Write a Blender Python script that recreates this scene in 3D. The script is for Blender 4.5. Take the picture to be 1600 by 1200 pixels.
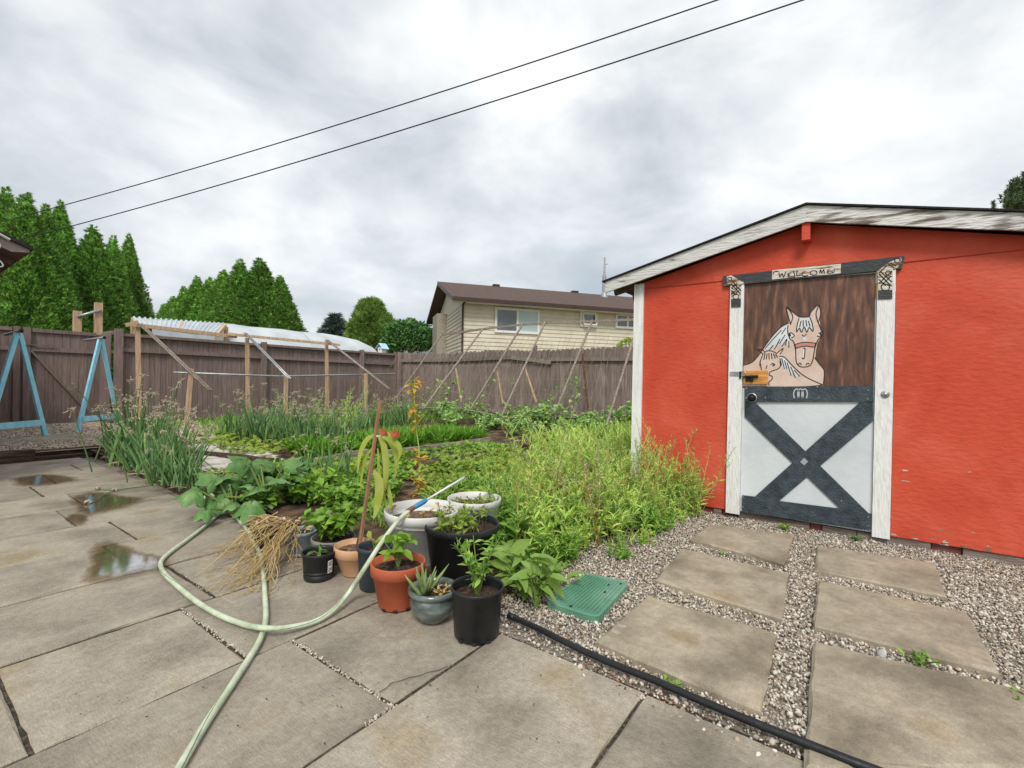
import bpy, math, random
import numpy as np
from mathutils import Matrix, Vector
random.seed(7); rng = np.random.default_rng(7)
for o in list(bpy.data.objects): bpy.data.objects.remove(o, do_unlink=True)
scn = bpy.context.scene; COL = scn.collection
# ---------------------------------------------------------------- camera
# world axes: X runs along the long joints of the patio, Y along its cross joints, Z up; metres
FPX, PITCH, ROLL, YAW, CAMH = 739.0, math.radians(.24), math.radians(-1.1), math.radians(53.9), 1.12
def _cam():
    cp, sp, cr, sr, cy, sy = math.cos(PITCH), math.sin(PITCH), math.cos(ROLL), math.sin(ROLL), math.cos(YAW), math.sin(YAW)
    ri = np.array([1, 0, 0.]); fw = np.array([0, cp, -sp]); dn = np.array([0, -sp, -cp])
    return np.array([cr*ri + sr*dn, -sr*ri + cr*dn, fw]) @ np.array([[cy, -sy, 0], [sy, cy, 0], [0, 0, 1]])
CM = _cam(); CP = np.array([0, 0, CAMH])
cd = bpy.data.cameras.new('camera'); co = bpy.data.objects.new('camera', cd); COL.objects.link(co)
cd.sensor_width = 36; cd.lens = 36*FPX/1600; cd.clip_start = .05; cd.clip_end = 2000
mw = np.eye(4); mw[:3, 0] = CM[0]; mw[:3, 1] = -CM[1]; mw[:3, 2] = -CM[2]; mw[:3, 3] = CP
co.matrix_world = Matrix(mw.tolist()); scn.camera = co
# ---------------------------------------------------------------- sky, sun, exposure
SKX = 2.4
SUN_EL, SUN_AZ = math.radians(48), math.radians(212)      # azimuth of the sun in the XY plane, from +X
w = bpy.data.worlds.new('World'); scn.world = w; w.use_nodes = True
nt = w.node_tree; nt.nodes.clear()
def N(t, **k):
    n = nt.nodes.new(t)
    for a, b in k.items(): setattr(n, a, b)
    return n
sky = N('ShaderNodeTexSky', sky_type='NISHITA', sun_disc=False, sun_elevation=SUN_EL, sun_rotation=math.pi/2 - SUN_AZ)
tc = N('ShaderNodeTexCoord'); sx = N('ShaderNodeSeparateXYZ'); nt.links.new(tc.outputs['Generated'], sx.inputs[0])
def noise(scale, det, rough, dist, off, zs):
    m = N('ShaderNodeMapping'); m.inputs['Location'].default_value = off; m.inputs['Scale'].default_value = (1, 1, zs); nt.links.new(tc.outputs['Generated'], m.inputs[0])
    n = N('ShaderNodeTexNoise'); n.inputs['Scale'].default_value = scale; n.inputs['Detail'].default_value = det
    n.inputs['Roughness'].default_value = rough; n.inputs['Distortion'].default_value = dist
    nt.links.new(m.outputs[0], n.inputs['Vector']); return n.outputs['Fac']
n1 = noise(1.25, 5, .5, .15, (SKX, .4, .3), 1.5); n2 = noise(3.6, 9, .55, .3, (5.2+SKX, 3.1, 0), 1.9)
mx = N('ShaderNodeMath', operation='MULTIPLY_ADD'); nt.links.new(n2, mx.inputs[0]); mx.inputs[1].default_value = .5; nt.links.new(n1, mx.inputs[2])
rp = N('ShaderNodeValToRGB'); nt.links.new(mx.outputs[0], rp.inputs[0])
e = rp.color_ramp.elements
e[0].position = .56; e[0].color = (2.6, 2.92, 3.2, 1); e[1].position = .96; e[1].color = (6.6, 6.6, 6.5, 1)
for p_, c_ in ((.66, (3.15, 3.42, 3.63)), (.73, (3.9, 4.1, 4.22)), (.82, (5.0, 5.1, 5.12))):
    k = e.new(p_); k.color = c_ + (1,)
mixc = N('ShaderNodeMix', data_type='RGBA'); mixc.inputs[0].default_value = .93
nt.links.new(sky.outputs[0], mixc.inputs[6]); nt.links.new(rp.outputs[0], mixc.inputs[7])
bg = N('ShaderNodeBackground'); bg.inputs['Strength'].default_value = .1; nt.links.new(mixc.outputs[2], bg.inputs[0])
nt.links.new(bg.outputs[0], N('ShaderNodeOutputWorld').inputs[0])
sl = bpy.data.lights.new('sun', 'SUN'); sl.energy = 1.5; sl.angle = math.radians(20); sl.color = (1, .95, .88)
so = bpy.data.objects.new('sun', sl); COL.objects.link(so)
sd = Vector((math.cos(SUN_EL)*math.cos(SUN_AZ), math.cos(SUN_EL)*math.sin(SUN_AZ), math.sin(SUN_EL)))
so.rotation_euler = sd.to_track_quat('Z', 'Y').to_euler(); so.location = (0, 0, 30)
vs = scn.view_settings; vs.view_transform = 'Standard'; vs.look = 'None'; vs.exposure = .97; vs.gamma = 1; vs.use_curve_mapping = False
# ---------------------------------------------------------------- pixel of the photograph -> point of the place
def ray(x, y): return CM.T @ np.array([(x-800)/FPX, (y-600)/FPX, 1.])
def Pz(x, y, z=0.): d = ray(x, y); return CP + d*(z-CAMH)/d[2]
def Pu(x, y, u): d = ray(x, y); return CP + d*u/d[0]
def Pv(x, y, v): d = ray(x, y); return CP + d*v/d[1]
def Pd(x, y, dep): return CP + ray(x, y)*dep
def Pp(x, y, o, n): d = ray(x, y); return CP + d*(np.dot(np.array(o)-CP, n)/np.dot(d, n))
def proj(q): c = CM @ (np.array(q, float)-CP); return 800+FPX*c[0]/c[2], 600+FPX*c[1]/c[2], c[2]
# ---------------------------------------------------------------- mesh helpers
def nrm(a): a = np.array(a, float); return a/np.maximum(np.linalg.norm(a, axis=-1, keepdims=True), 1e-9)
class Geo:
    def __init__(s): s.V = []; s.F = []; s.n = 0; s.I = []
    def add(s, v, f, m=0):
        v = np.asarray(v, float).reshape(-1, 3)
        if isinstance(f, np.ndarray): s.F.append((f + s.n, m))
        else:
            by = {}
            for q in f: by.setdefault(len(q), []).append(q)
            for q in by.values(): s.F.append((np.array(q) + s.n, m))
        s.V.append(v); s.n += len(v); return s
    def box(s, x0, x1, y0, y1, z0, z1, m=0, ch=0):
        if ch:                                                   # top edges chamfered
            v = [(x0,y0,z0),(x1,y0,z0),(x1,y1,z0),(x0,y1,z0),(x0,y0,z1-ch),(x1,y0,z1-ch),(x1,y1,z1-ch),(x0,y1,z1-ch),
                 (x0+ch,y0+ch,z1),(x1-ch,y0+ch,z1),(x1-ch,y1-ch,z1),(x0+ch,y1-ch,z1)]
            f = [(3,2,1,0),(8,9,10,11)] + [(a, (a+1) % 4, 4+(a+1) % 4, 4+a) for a in range(4)] + [(4+a, 4+(a+1) % 4, 8+(a+1) % 4, 8+a) for a in range(4)]
            return s.add(v, f, m)
        v = [(x0,y0,z0),(x1,y0,z0),(x1,y1,z0),(x0,y1,z0),(x0,y0,z1),(x1,y0,z1),(x1,y1,z1),(x0,y1,z1)]
        return s.add(v, [(3,2,1,0),(4,5,6,7),(0,1,5,4),(1,2,6,5),(2,3,7,6),(3,0,4,7)], m)
    def beam(s, p, q, w, h, up=(0, 0, 1), m=0):                  # bar of section w x h from p to q
        p = np.array(p, float); q = np.array(q, float); d = nrm(q-p); x = nrm(np.cross(d, up)); z = np.cross(x, d)
        v = [e_ + x*a*w/2 + z*b*h/2 for e_ in (p, q) for a, b in ((-1,-1),(1,-1),(1,1),(-1,1))]
        return s.add(v, [(0,1,2,3),(7,6,5,4),(0,4,5,1),(1,5,6,2),(2,6,7,3),(3,7,4,0)], m)
    def tube(s, pts, r, n=6, m=0, cap=True):
        pts = np.array(pts, float); k = len(pts); r = np.broadcast_to(np.array(r, float), (k,))
        t = np.gradient(pts, axis=0); t = nrm(t)
        ref = np.array([0, 0, 1.]) if abs(t[0][2]) < .9 else np.array([1., 0, 0])
        x = nrm(np.cross(t[0], ref)); vs_ = []
        a = np.arange(n)*2*math.pi/n
        for i in range(k):
            x = nrm(x - t[i]*np.dot(x, t[i])); y = np.cross(t[i], x)
            vs_.append(pts[i] + r[i]*(np.cos(a)[:, None]*x + np.sin(a)[:, None]*y))
        f = [(i*n+j, i*n+(j+1) % n, (i+1)*n+(j+1) % n, (i+1)*n+j) for i in range(k-1) for j in range(n)]
        if cap: f += [tuple(range(n))[::-1], tuple(range((k-1)*n, k*n))]
        return s.add(np.concatenate(vs_), f, m)
    def lathe(s, prof, n=28, c=(0, 0, 0), m=0, cap0=True, cap1=False, wob=0):
        a = np.arange(n)*2*math.pi/n; c = np.array(c, float); v = []
        for r_, z_ in prof: v.append(np.stack([r_*np.cos(a)*(1+wob*np.cos(2*a)), r_*np.sin(a), np.full(n, z_)], 1) + c)
        k = len(prof)
        f = [(i*n+j, i*n+(j+1) % n, (i+1)*n+(j+1) % n, (i+1)*n+j) for i in range(k-1) for j in range(n)]
        if cap0: f.append(tuple(range(n))[::-1])
        if cap1: f.append(tuple(range((k-1)*n, k*n)))
        return s.add(np.concatenate(v), f, m)
    def ext(s, poly, off, m=0):                                  # polygon (3-D points) pushed along off
        a = np.array(poly, float); b = a + np.array(off, float); k = len(a)
        return s.add(np.concatenate([a, b]), [tuple(range(k))[::-1], tuple(range(k, 2*k))] + [(i, (i+1) % k, k+(i+1) % k, k+i) for i in range(k)], m)
    def inst(s, tmpl, fr, pos, sc, m=0):                         # many copies of a template: fr (N,3,3) columns, sc (N,) or (N,3)
        tv, tf = tmpl; tv = np.asarray(tv, float); fr = np.asarray(fr); pos = np.asarray(pos, float); n = len(pos)
        sc = np.asarray(sc, float); sc = sc[:, None, None] if sc.ndim == 1 else sc[:, None, :]
        v = np.einsum('nij,nkj->nki', fr, tv[None]*sc) + pos[:, None]
        s.I.append((s.n, len(tv), tf, n)); by = {}
        for q in tf: by.setdefault(len(q), []).append(q)
        base = (np.arange(n)*len(tv))[:, None, None]
        for q in by.values(): s.F.append(((np.array(q)[None] + base).reshape(-1, len(q[0])) + s.n, m))
        s.V.append(v.reshape(-1, 3)); s.n += n*len(tv); return s
    def pieces(s):                                               # each instanced piece as a Geo of its own
        V = np.concatenate(s.V)
        for st, k, tf, n in s.I:
            for i in range(n): yield Geo().add(V[st+i*k:st+(i+1)*k], tf)
    def mesh(s, name, mats, smooth=False, off=(0, 0, 0)):
        me = bpy.data.meshes.new(name); V = np.concatenate(s.V) - np.array(off)
        me.vertices.add(len(V)); me.vertices.foreach_set('co', V.ravel())
        tot = np.concatenate([np.full(len(f), f.shape[1]) for f, _ in s.F]); lp = np.concatenate([f.ravel() for f, _ in s.F])
        me.loops.add(len(lp)); me.loops.foreach_set('vertex_index', lp.astype(np.int32))
        me.polygons.add(len(tot)); me.polygons.foreach_set('loop_start', np.concatenate([[0], np.cumsum(tot)[:-1]]).astype(np.int32))
        me.polygons.foreach_set('material_index', np.concatenate([np.full(len(f), m) for f, m in s.F]).astype(np.int32))
        me.polygons.foreach_set('use_smooth', np.full(len(tot), bool(smooth)))
        for m in (mats if isinstance(mats, (list, tuple)) else [mats]): me.materials.append(m)
        me.update(calc_edges=True); me.validate(); return me
    def build(s, name, mats, parent=None, smooth=False, off=None):
        if off is None: off = tuple(parent.get('_o', (0, 0, 0))) if parent else (0, 0, 0)
        o = bpy.data.objects.new(name, s.mesh(name, mats, smooth, off)); COL.objects.link(o); o.parent = parent
        if parent is not None: o['_o'] = list(off)
        return o
def tag(o, label=None, cat=None, group=None, kind=None):
    for k_, v_ in (('label', label), ('category', cat), ('group', group), ('kind', kind)):
        if v_: o[k_] = v_
    return o
def thing(name, label, cat, loc=(0, 0, 0), group=None):
    o = bpy.data.objects.new(name, None); COL.objects.link(o); o.location = tuple(float(a) for a in loc); o.empty_display_size = .1
    o['_o'] = [float(a) for a in loc]; return tag(o, label, cat, group)
def copy_tree(o, loc, rz=0., sc=1., label=None, parent=None):
    c = o.copy(); COL.objects.link(c); c.parent = parent
    if parent is None:
        c.location = tuple(float(a) for a in loc); c.rotation_euler = (0, 0, rz); c.scale = (sc, sc, sc) if np.isscalar(sc) else sc
        if label: c['label'] = label
    for ch in o.children: copy_tree(ch, None, parent=c)
    return c
def frames(d, up=(0, 0, 1), roll=0.):                            # y along d, z near up, x across; roll jitter in radians
    d = nrm(d); n = len(d); up = np.broadcast_to(np.array(up, float), d.shape) + rng.normal(0, 1e-3, d.shape)
    x = nrm(np.cross(d, up)); z = np.cross(x, d); a = rng.normal(0, 1, n)*roll
    x2 = x*np.cos(a)[:, None] + z*np.sin(a)[:, None]; z2 = np.cross(x2, d)
    return np.stack([x2, d, z2], 2)
def fan(az, el): return np.stack([np.cos(az)*np.cos(el), np.sin(az)*np.cos(el), np.sin(el)], -1)
# leaf templates: x across, y along (0..1), z out of the leaf
def t_leaf2(w=.28, bend=.3, fold=.08, k=6):
    v = []; f = []
    for i in range(k+1):
        t_ = i/k; ww = w*math.sin(math.pi*min(1, t_*.93+.035))**.75*(1.15-.35*t_); z = -bend*t_**2; wv = .025*math.sin(i*2.3)
        v += [(-ww, t_, z+fold*ww/w+wv), (0, t_, z), (ww, t_, z+fold*ww/w-wv)]
    for i in range(k): f += [(3*i, 3*i+1, 3*i+4, 3*i+3), (3*i+1, 3*i+2, 3*i+5, 3*i+4)]
    return v, f
def t_leaf(w=.28, bend=.12, fold=.06): return ([(0,0,0),(w*.8,.28,fold),(0,.34,0),(-w*.8,.28,fold),(w,.56,fold-.02),(0,.66,-.02),(-w,.56,fold-.02),(0,1,-bend)],
    [(0,1,2),(0,2,3),(1,4,5,2),(2,5,6,3),(4,7,5),(5,7,6)])
def t_blade(w=.1, bend=.1): return ([(-w*.5,0,0),(w*.5,0,0),(w,.45,.02),(-w,.45,.02),(0,1,-bend)], [(0,1,2,3),(3,2,4)])
def t_spray():
    v = []; f = []
    for k, (a, l) in enumerate(((-1.0,.5),(-.65,.72),(-.3,.92),(0,1.),(.3,.92),(.65,.72),(1.0,.5))):
        b = len(v); d = (math.sin(a)*.8, math.cos(a)); pr = (d[1], -d[0]); o_ = (0, .12*abs(k-3)*0)
        z = .05*((k*37) % 5-2); wd = .085
        v += [(o_[0], o_[1], 0), (d[0]*l*.55+pr[0]*wd, d[1]*l*.55+pr[1]*wd, z), (d[0]*l, d[1]*l, z*2-.06), (d[0]*l*.55-pr[0]*wd, d[1]*l*.55-pr[1]*wd, z)]
        f.append((b, b+1, b+2, b+3))
    return v, f
def t_lobed(nl=5, depth=.38, cup=.16, teeth=.06, k=30):
    v = [(0, .12, -.05)]; f = []
    for i in range(k+1):
        a = -2.75 + 5.5*i/k; t = (a+2.75)/5.5*nl
        r_ = .62*(1-depth*abs(math.cos(math.pi*t))**3)*(1 + teeth*(1 if i % 2 else -1))
        r_ *= .85+.15*math.cos(a)
        v.append((math.sin(a)*r_*.5, .12+math.cos(a)*r_*.5, cup*.35*math.cos(t*2*math.pi)*.5)); 
    m = len(v)
    for i in range(k+1):
        x, y, z = v[1+i]; v.append((x*2, .12+(y-.12)*2, z*1.2-cup))
    for i in range(k): f += [(0, 2+i, 1+i), (1+i, 2+i, m+i+1, m+i)]
    return [(x, y, z) for x, y, z in v], f
def ico():
    t = (1+5**.5)/2; v = nrm([(-1,t,0),(1,t,0),(-1,-t,0),(1,-t,0),(0,-1,t),(0,1,t),(0,-1,-t),(0,1,-t),(t,0,-1),(t,0,1),(-t,0,-1),(-t,0,1)])
    return v, [(0,11,5),(0,5,1),(0,1,7),(0,7,10),(0,10,11),(1,5,9),(5,11,4),(11,10,2),(10,7,6),(7,1,8),(3,9,4),(3,4,2),(3,2,6),(3,6,8),(3,8,9),(4,9,5),(2,4,11),(6,2,10),(8,6,7),(9,8,1)]
ICO = ico()
def rot_frames(n):
    q = nrm(rng.normal(0, 1, (n, 4))); w_, x, y, z = q.T
    return np.stack([np.stack([1-2*(y*y+z*z), 2*(x*y-z*w_), 2*(x*z+y*w_)], 1), np.stack([2*(x*y+z*w_), 1-2*(x*x+z*z), 2*(y*z-x*w_)], 1), np.stack([2*(x*z-y*w_), 2*(y*z+x*w_), 1-2*(x*x+y*y)], 1)], 1)
def bez(p, n=10):                                                # Catmull-Rom through points
    p = np.array(p, float); q = np.concatenate([[2*p[0]-p[1]], p, [2*p[-1]-p[-2]]]); out = []
    for i in range(1, len(q)-2):
        for t in np.arange(n)/n:
            out.append(.5*(2*q[i] + (q[i+1]-q[i-1])*t + (2*q[i-1]-5*q[i]+4*q[i+1]-q[i+2])*t*t + (3*q[i]-q[i-1]-3*q[i+1]+q[i+2])*t**3))
    return np.array(out + [p[-1]])
# ---------------------------------------------------------------- materials
def lin(h):
    if not isinstance(h, str): return tuple(h)[:3]
    c_ = [int(h[i:i+2], 16)/255 for i in (1, 3, 5)]
    return tuple(a/12.92 if a <= .04045 else ((a+.055)/1.055)**2.4 for a in c_)
def mat(name, cols, scale=6., rough=.8, bump=.0, bscale=None, stretch=(1, 1, 1), rnd=.0, isl=.0, det=6, spec=.35, transl=0., rough2=None, sheen=0, pos=None, dist=0., metal=0., world=False, coat=0., grain=0., bstretch=None, bdist=.02, mott=()):
    """noise-mixed colours; rnd varies value per object, isl per loose piece"""
    m = bpy.data.materials.new(name); m.use_nodes = True; t = m.node_tree; L = t.links.new; b = t.nodes['Principled BSDF']
    def A(ty, **k):
        n = t.nodes.new(ty)
        for a_, b_ in k.items(): setattr(n, a_, b_)
        return n
    cols = [lin(c_) for c_ in (cols if isinstance(cols, list) else [cols])]
    if world: vec = A('ShaderNodeNewGeometry').outputs['Position']
    else: vec = A('ShaderNodeTexCoord').outputs['Object']
    mp = A('ShaderNodeMapping'); mp.inputs['Scale'].default_value = stretch; L(vec, mp.inputs[0])
    if rnd and not world:
        oi = A('ShaderNodeObjectInfo'); cb = A('ShaderNodeMath', operation='MULTIPLY'); L(oi.outputs['Random'], cb.inputs[0]); cb.inputs[1].default_value = 37.
        cx_ = A('ShaderNodeCombineXYZ'); L(cb.outputs[0], cx_.inputs[0]); L(cb.outputs[0], cx_.inputs[1]); L(cx_.outputs[0], mp.inputs['Location'])
    nz = A('ShaderNodeTexNoise'); nz.inputs['Scale'].default_value = scale; nz.inputs['Detail'].default_value = det; nz.inputs['Distortion'].default_value = dist; L(mp.outputs[0], nz.inputs['Vector'])
    fac = nz.outputs['Fac']
    if isl:
        ge = A('ShaderNodeNewGeometry'); mm = A('ShaderNodeMix'); mm.inputs[0].default_value = isl; L(fac, mm.inputs[2]); 
        r1 = A('ShaderNodeMapRange'); r1.inputs[3].default_value = .2; r1.inputs[4].default_value = .8; L(ge.outputs['Random Per Island'], r1.inputs[0]); L(r1.outputs[0], mm.inputs[3]); fac = mm.outputs[0]
    rp_ = A('ShaderNodeValToRGB'); L(fac, rp_.inputs[0]); el = rp_.color_ramp.elements
    k_ = len(cols); ps = pos or ([.3+.4*i/max(1, k_-1) for i in range(k_)] if k_ > 1 else [.5])
    el[0].position = ps[0]; el[0].color = cols[0]+(1,); el[1].position = ps[-1] if k_ > 1 else 1; el[1].color = cols[-1]+(1,)
    for i in range(1, k_-1): q = el.new(ps[i]); q.color = cols[i]+(1,)
    out = rp_.outputs[0]
    if rnd:
        oi2 = A('ShaderNodeObjectInfo'); mr = A('ShaderNodeMapRange'); mr.inputs[3].default_value = 1-rnd; mr.inputs[4].default_value = 1+rnd; L(oi2.outputs['Random'], mr.inputs[0])
        hs = A('ShaderNodeHueSaturation'); L(mr.outputs[0], hs.inputs['Value']); L(out, hs.inputs['Color']); out = hs.outputs[0]
    for gs_, ga_ in ([(320, grain)] if grain else []) + list(mott):
        g2 = A('ShaderNodeTexNoise'); g2.inputs['Scale'].default_value = gs_; g2.inputs['Detail'].default_value = 4; L(vec, g2.inputs['Vector'])
        m2 = A('ShaderNodeMapRange'); m2.inputs[1].default_value = .3; m2.inputs[2].default_value = .7; m2.inputs[3].default_value = 1-ga_; m2.inputs[4].default_value = 1+ga_; L(g2.outputs['Fac'], m2.inputs[0])
        h2 = A('ShaderNodeHueSaturation'); L(m2.outputs[0], h2.inputs['Value']); L(out, h2.inputs['Color']); out = h2.outputs[0]
    L(out, b.inputs['Base Color']); b.inputs['Roughness'].default_value = rough; b.inputs['Specular IOR Level'].default_value = spec; b.inputs['Metallic'].default_value = metal; b.inputs['Coat Weight'].default_value = coat
    if rough2 is not None:
        mr2 = A('ShaderNodeMapRange'); mr2.inputs[1].default_value = .42; mr2.inputs[2].default_value = .6; mr2.inputs[3].default_value = rough; mr2.inputs[4].default_value = rough2; L(nz.outputs['Fac'], mr2.inputs[0]); L(mr2.outputs[0], b.inputs['Roughness'])
    if bump:
        n2_ = A('ShaderNodeTexNoise'); n2_.inputs['Scale'].default_value = bscale or scale*3; n2_.inputs['Detail'].default_value = 5; bm_ = mp
        if bstretch: bm_ = A('ShaderNodeMapping'); bm_.inputs['Scale'].default_value = bstretch; L(vec, bm_.inputs[0])
        L(bm_.outputs[0], n2_.inputs['Vector'])
        bp = A('ShaderNodeBump'); bp.inputs['Strength'].default_value = bump; bp.inputs['Distance'].default_value = bdist; L(n2_.outputs['Fac'], bp.inputs['Height']); L(bp.outputs[0], b.inputs['Normal'])
    if transl:
        tr = A('ShaderNodeBsdfTranslucent'); L(out, tr.inputs[0]); ms = A('ShaderNodeMixShader'); ms.inputs[0].default_value = transl
        L(b.outputs[0], ms.inputs[1]); L(tr.outputs[0], ms.inputs[2]); L(ms.outputs[0], t.nodes['Material Output'].inputs[0])
    return m
def leafmat(name, cols, rough=.55, tr=.35, isl=.75, scale=2.5): return mat(name, cols, scale=scale, rough=rough, isl=isl, transl=tr, spec=.3, rnd=.08)
# ================================================================ materials
M = {}
M['slab'] = mat('concrete_slab', ['#777063', '#8c8376', '#9d9485', '#928368'], scale=2.2, rough=.85, rough2=.42, bump=.6, bscale=9, bstretch=(16, 4, 3), bdist=.006, rnd=.1, grain=.16, det=9, mott=((38, .13), (7, .10), (140, .1)))
M['stone'] = mat('stepping_concrete', ['#766c5c', '#8d8371', '#a09684', '#94866b'], scale=3, rough=.8, rough2=.5, bump=.4, bscale=30, bdist=.006, rnd=.07, grain=.16, det=9, mott=((30, .13), (6, .14), (120, .1)))
M['joint'] = mat('joint_grit', ['#2b2620', '#453e34', '#6b6353'], scale=60, rough=.95, bump=.8, bscale=120)
M['gravelbed'] = mat('gravel_bed', ['#6b6359', '#938a7e', '#b0a89b'], scale=55, rough=.95, bump=1, bscale=90)
M['pebble'] = mat('pebbles', ['#7a7166', '#a2988a', '#beb5a8', '#d6d0c6', '#b09b84', '#8c847a'], scale=20, rough=.75, isl=1., pos=[.2, .34, .46, .58, .68, .8], spec=.4)
M['yard'] = mat('yard_gravel', ['#8b7d6d', '#b0a18f', '#c8bcab', '#9a8c7c'], scale=38, rough=.95, bump=1, bscale=70, det=9)
M['yardpeb'] = mat('yard_pebbles', ['#87796b', '#b3a390', '#cdc1b1', '#9f9080'], scale=20, rough=.85, isl=1.)
M['soil'] = mat('soil', ['#2c2018', '#4b392c', '#6b5644', '#8a7863'], scale=7, rough=.95, bump=1, bscale=40, det=10, pos=[.3, .45, .58, .75])
M['ground'] = mat('ground_far', ['#5d5a40', '#77724f', '#6a6450'], scale=.6, rough=1)
M['timber'] = mat('dark_timber', ['#2d221c', '#4b3a30', '#6a5648'], scale=4, rough=.85, bump=.6, bscale=14, stretch=(1, 9, 9), rnd=.15)
M['timberv'] = mat('edging_board', ['#35261f', '#563f33', '#735a4a'], scale=4, rough=.85, bump=.6, bscale=14, stretch=(9, 1, 9), rnd=.12)
M['greyplank'] = mat('weathered_plank', ['#6d6154', '#93887a', '#b0a699'], scale=4, rough=.9, bump=.6, bscale=14, stretch=(1, 9, 9), rnd=.12)
M['fence'] = mat('fence_stain', ['#6d5e59', '#7b6b65', '#887872'], scale=4, rough=.85, bump=.25, bscale=16, stretch=(9, 9, .8), rnd=.12, det=8, mott=((2.5, .07),))
M['fenceb'] = mat('fence_stain_worn', ['#70625c', '#84766f', '#978a83'], scale=4, rough=.88, bump=.6, bscale=16, stretch=(9, 9, .8), rnd=.17, det=9, mott=((3, .08),))
M['water'] = mat('puddle_water', '#5a5448', rough=.03, spec=.5)
t = M['water'].node_tree; TN = t.nodes.new; TL = t.links.new           # thin film: clear at the rim, damp, then standing water
at_ = TN('ShaderNodeAttribute'); at_.attribute_name = 'film'; nz_ = TN('ShaderNodeTexNoise'); nz_.inputs['Scale'].default_value = 14; nz_.inputs['Detail'].default_value = 6; TL(TN('ShaderNodeNewGeometry').outputs['Position'], nz_.inputs['Vector'])
sm_ = TN('ShaderNodeMath'); sm_.operation = 'MULTIPLY_ADD'; TL(nz_.outputs['Fac'], sm_.inputs[0]); sm_.inputs[1].default_value = .9; TL(at_.outputs['Fac'], sm_.inputs[2])
def rng_(lo, hi): m_ = TN('ShaderNodeMapRange'); m_.inputs[1].default_value = lo; m_.inputs[2].default_value = hi; TL(sm_.outputs[0], m_.inputs[0]); return m_.outputs[0]
damp = TN('ShaderNodeMix'); damp.data_type = 'RGBA'; damp.inputs[6].default_value = (1, 1, 1, 1); damp.inputs[7].default_value = (.66, .59, .50, 1); TL(rng_(.36, .95), damp.inputs[0])
tr = TN('ShaderNodeBsdfTransparent'); TL(damp.outputs[2], tr.inputs[0]); gl = TN('ShaderNodeBsdfGlossy'); gl.inputs['Roughness'].default_value = .07
fr = TN('ShaderNodeFresnel'); fr.inputs[0].default_value = 1.33; mu_ = TN('ShaderNodeMath'); mu_.operation = 'MULTIPLY'; TL(fr.outputs[0], mu_.inputs[0]); TL(rng_(.72, 1.7), mu_.inputs[1])
ms = TN('ShaderNodeMixShader'); TL(mu_.outputs[0], ms.inputs[0]); TL(tr.outputs[0], ms.inputs[1]); TL(gl.outputs[0], ms.inputs[2]); TL(ms.outputs[0], t.nodes['Material Output'].inputs[0])
# ================================================================ ground sheets
def sheet(name, x0, x1, y0, y1, z, m):
    g = Geo(); g.add([(x0, y0, z), (x1, y0, z), (x1, y1, z), (x0, y1, z)], [(0, 1, 2, 3)]); return tag(g.build(name, m), kind='structure')
sheet('ground', -600, 600, -600, 600, -.10, M['ground'])
patio = sheet('patio', -9, 1.70, -6, 8.45, -.009, M['joint'])
gravel = sheet('gravel_bed', 1.70, 9.0, -6, 8.46, -.016, M['gravelbed'])
yard = sheet('gravel_yard', -14, 4.3, 8.50, 14.5, .10, M['yard'])
# garden soil: an uneven sheet, lowest by the gravel
gx = np.linspace(1.84, 10.7, 150); gy = np.linspace(1.34, 12.6, 190)
X, Y = np.meshgrid(gx, gy, indexing='ij')
def fbm(X, Y, seed, sc, o=4):
    r = np.random.default_rng(seed); z = np.zeros_like(X)
    for k in range(o):
        for j in range(4):
            a = r.uniform(0, 6.28); f_ = sc*(1.9**k)*r.uniform(.7, 1.3); z += np.sin((X*np.cos(a)+Y*np.sin(a))*f_ + r.uniform(0, 6.28))/(1.9**k)
    return z/5
def soil_z(x, y):
    x = np.asarray(x, float); y = np.asarray(y, float)
    h = .075 + .022*fbm(x, y, 3, 2.6)
    return h*np.clip((y-1.34)/1.2, 0, 1)**.7 - .03*(1-np.clip((y-1.34)/.35, 0, 1))
Z = soil_z(X, Y); g = Geo(); I = np.arange(X.size).reshape(X.shape)
cells = np.stack([I[:-1, :-1], I[1:, :-1], I[1:, 1:], I[:-1, 1:]], -1).reshape(-1, 4)
cxm = X.ravel()[cells].mean(1); cym = Y.ravel()[cells].mean(1); ok = ~((cxm < 4.25) & (cym > 8.5)) & ~((cxm > 4.46) & (cym < 1.70))
g.add(np.stack([X.ravel(), Y.ravel(), Z.ravel()], 1), cells[ok]); tag(g.build('garden_soil', M['soil'], smooth=True), kind='structure')
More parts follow.
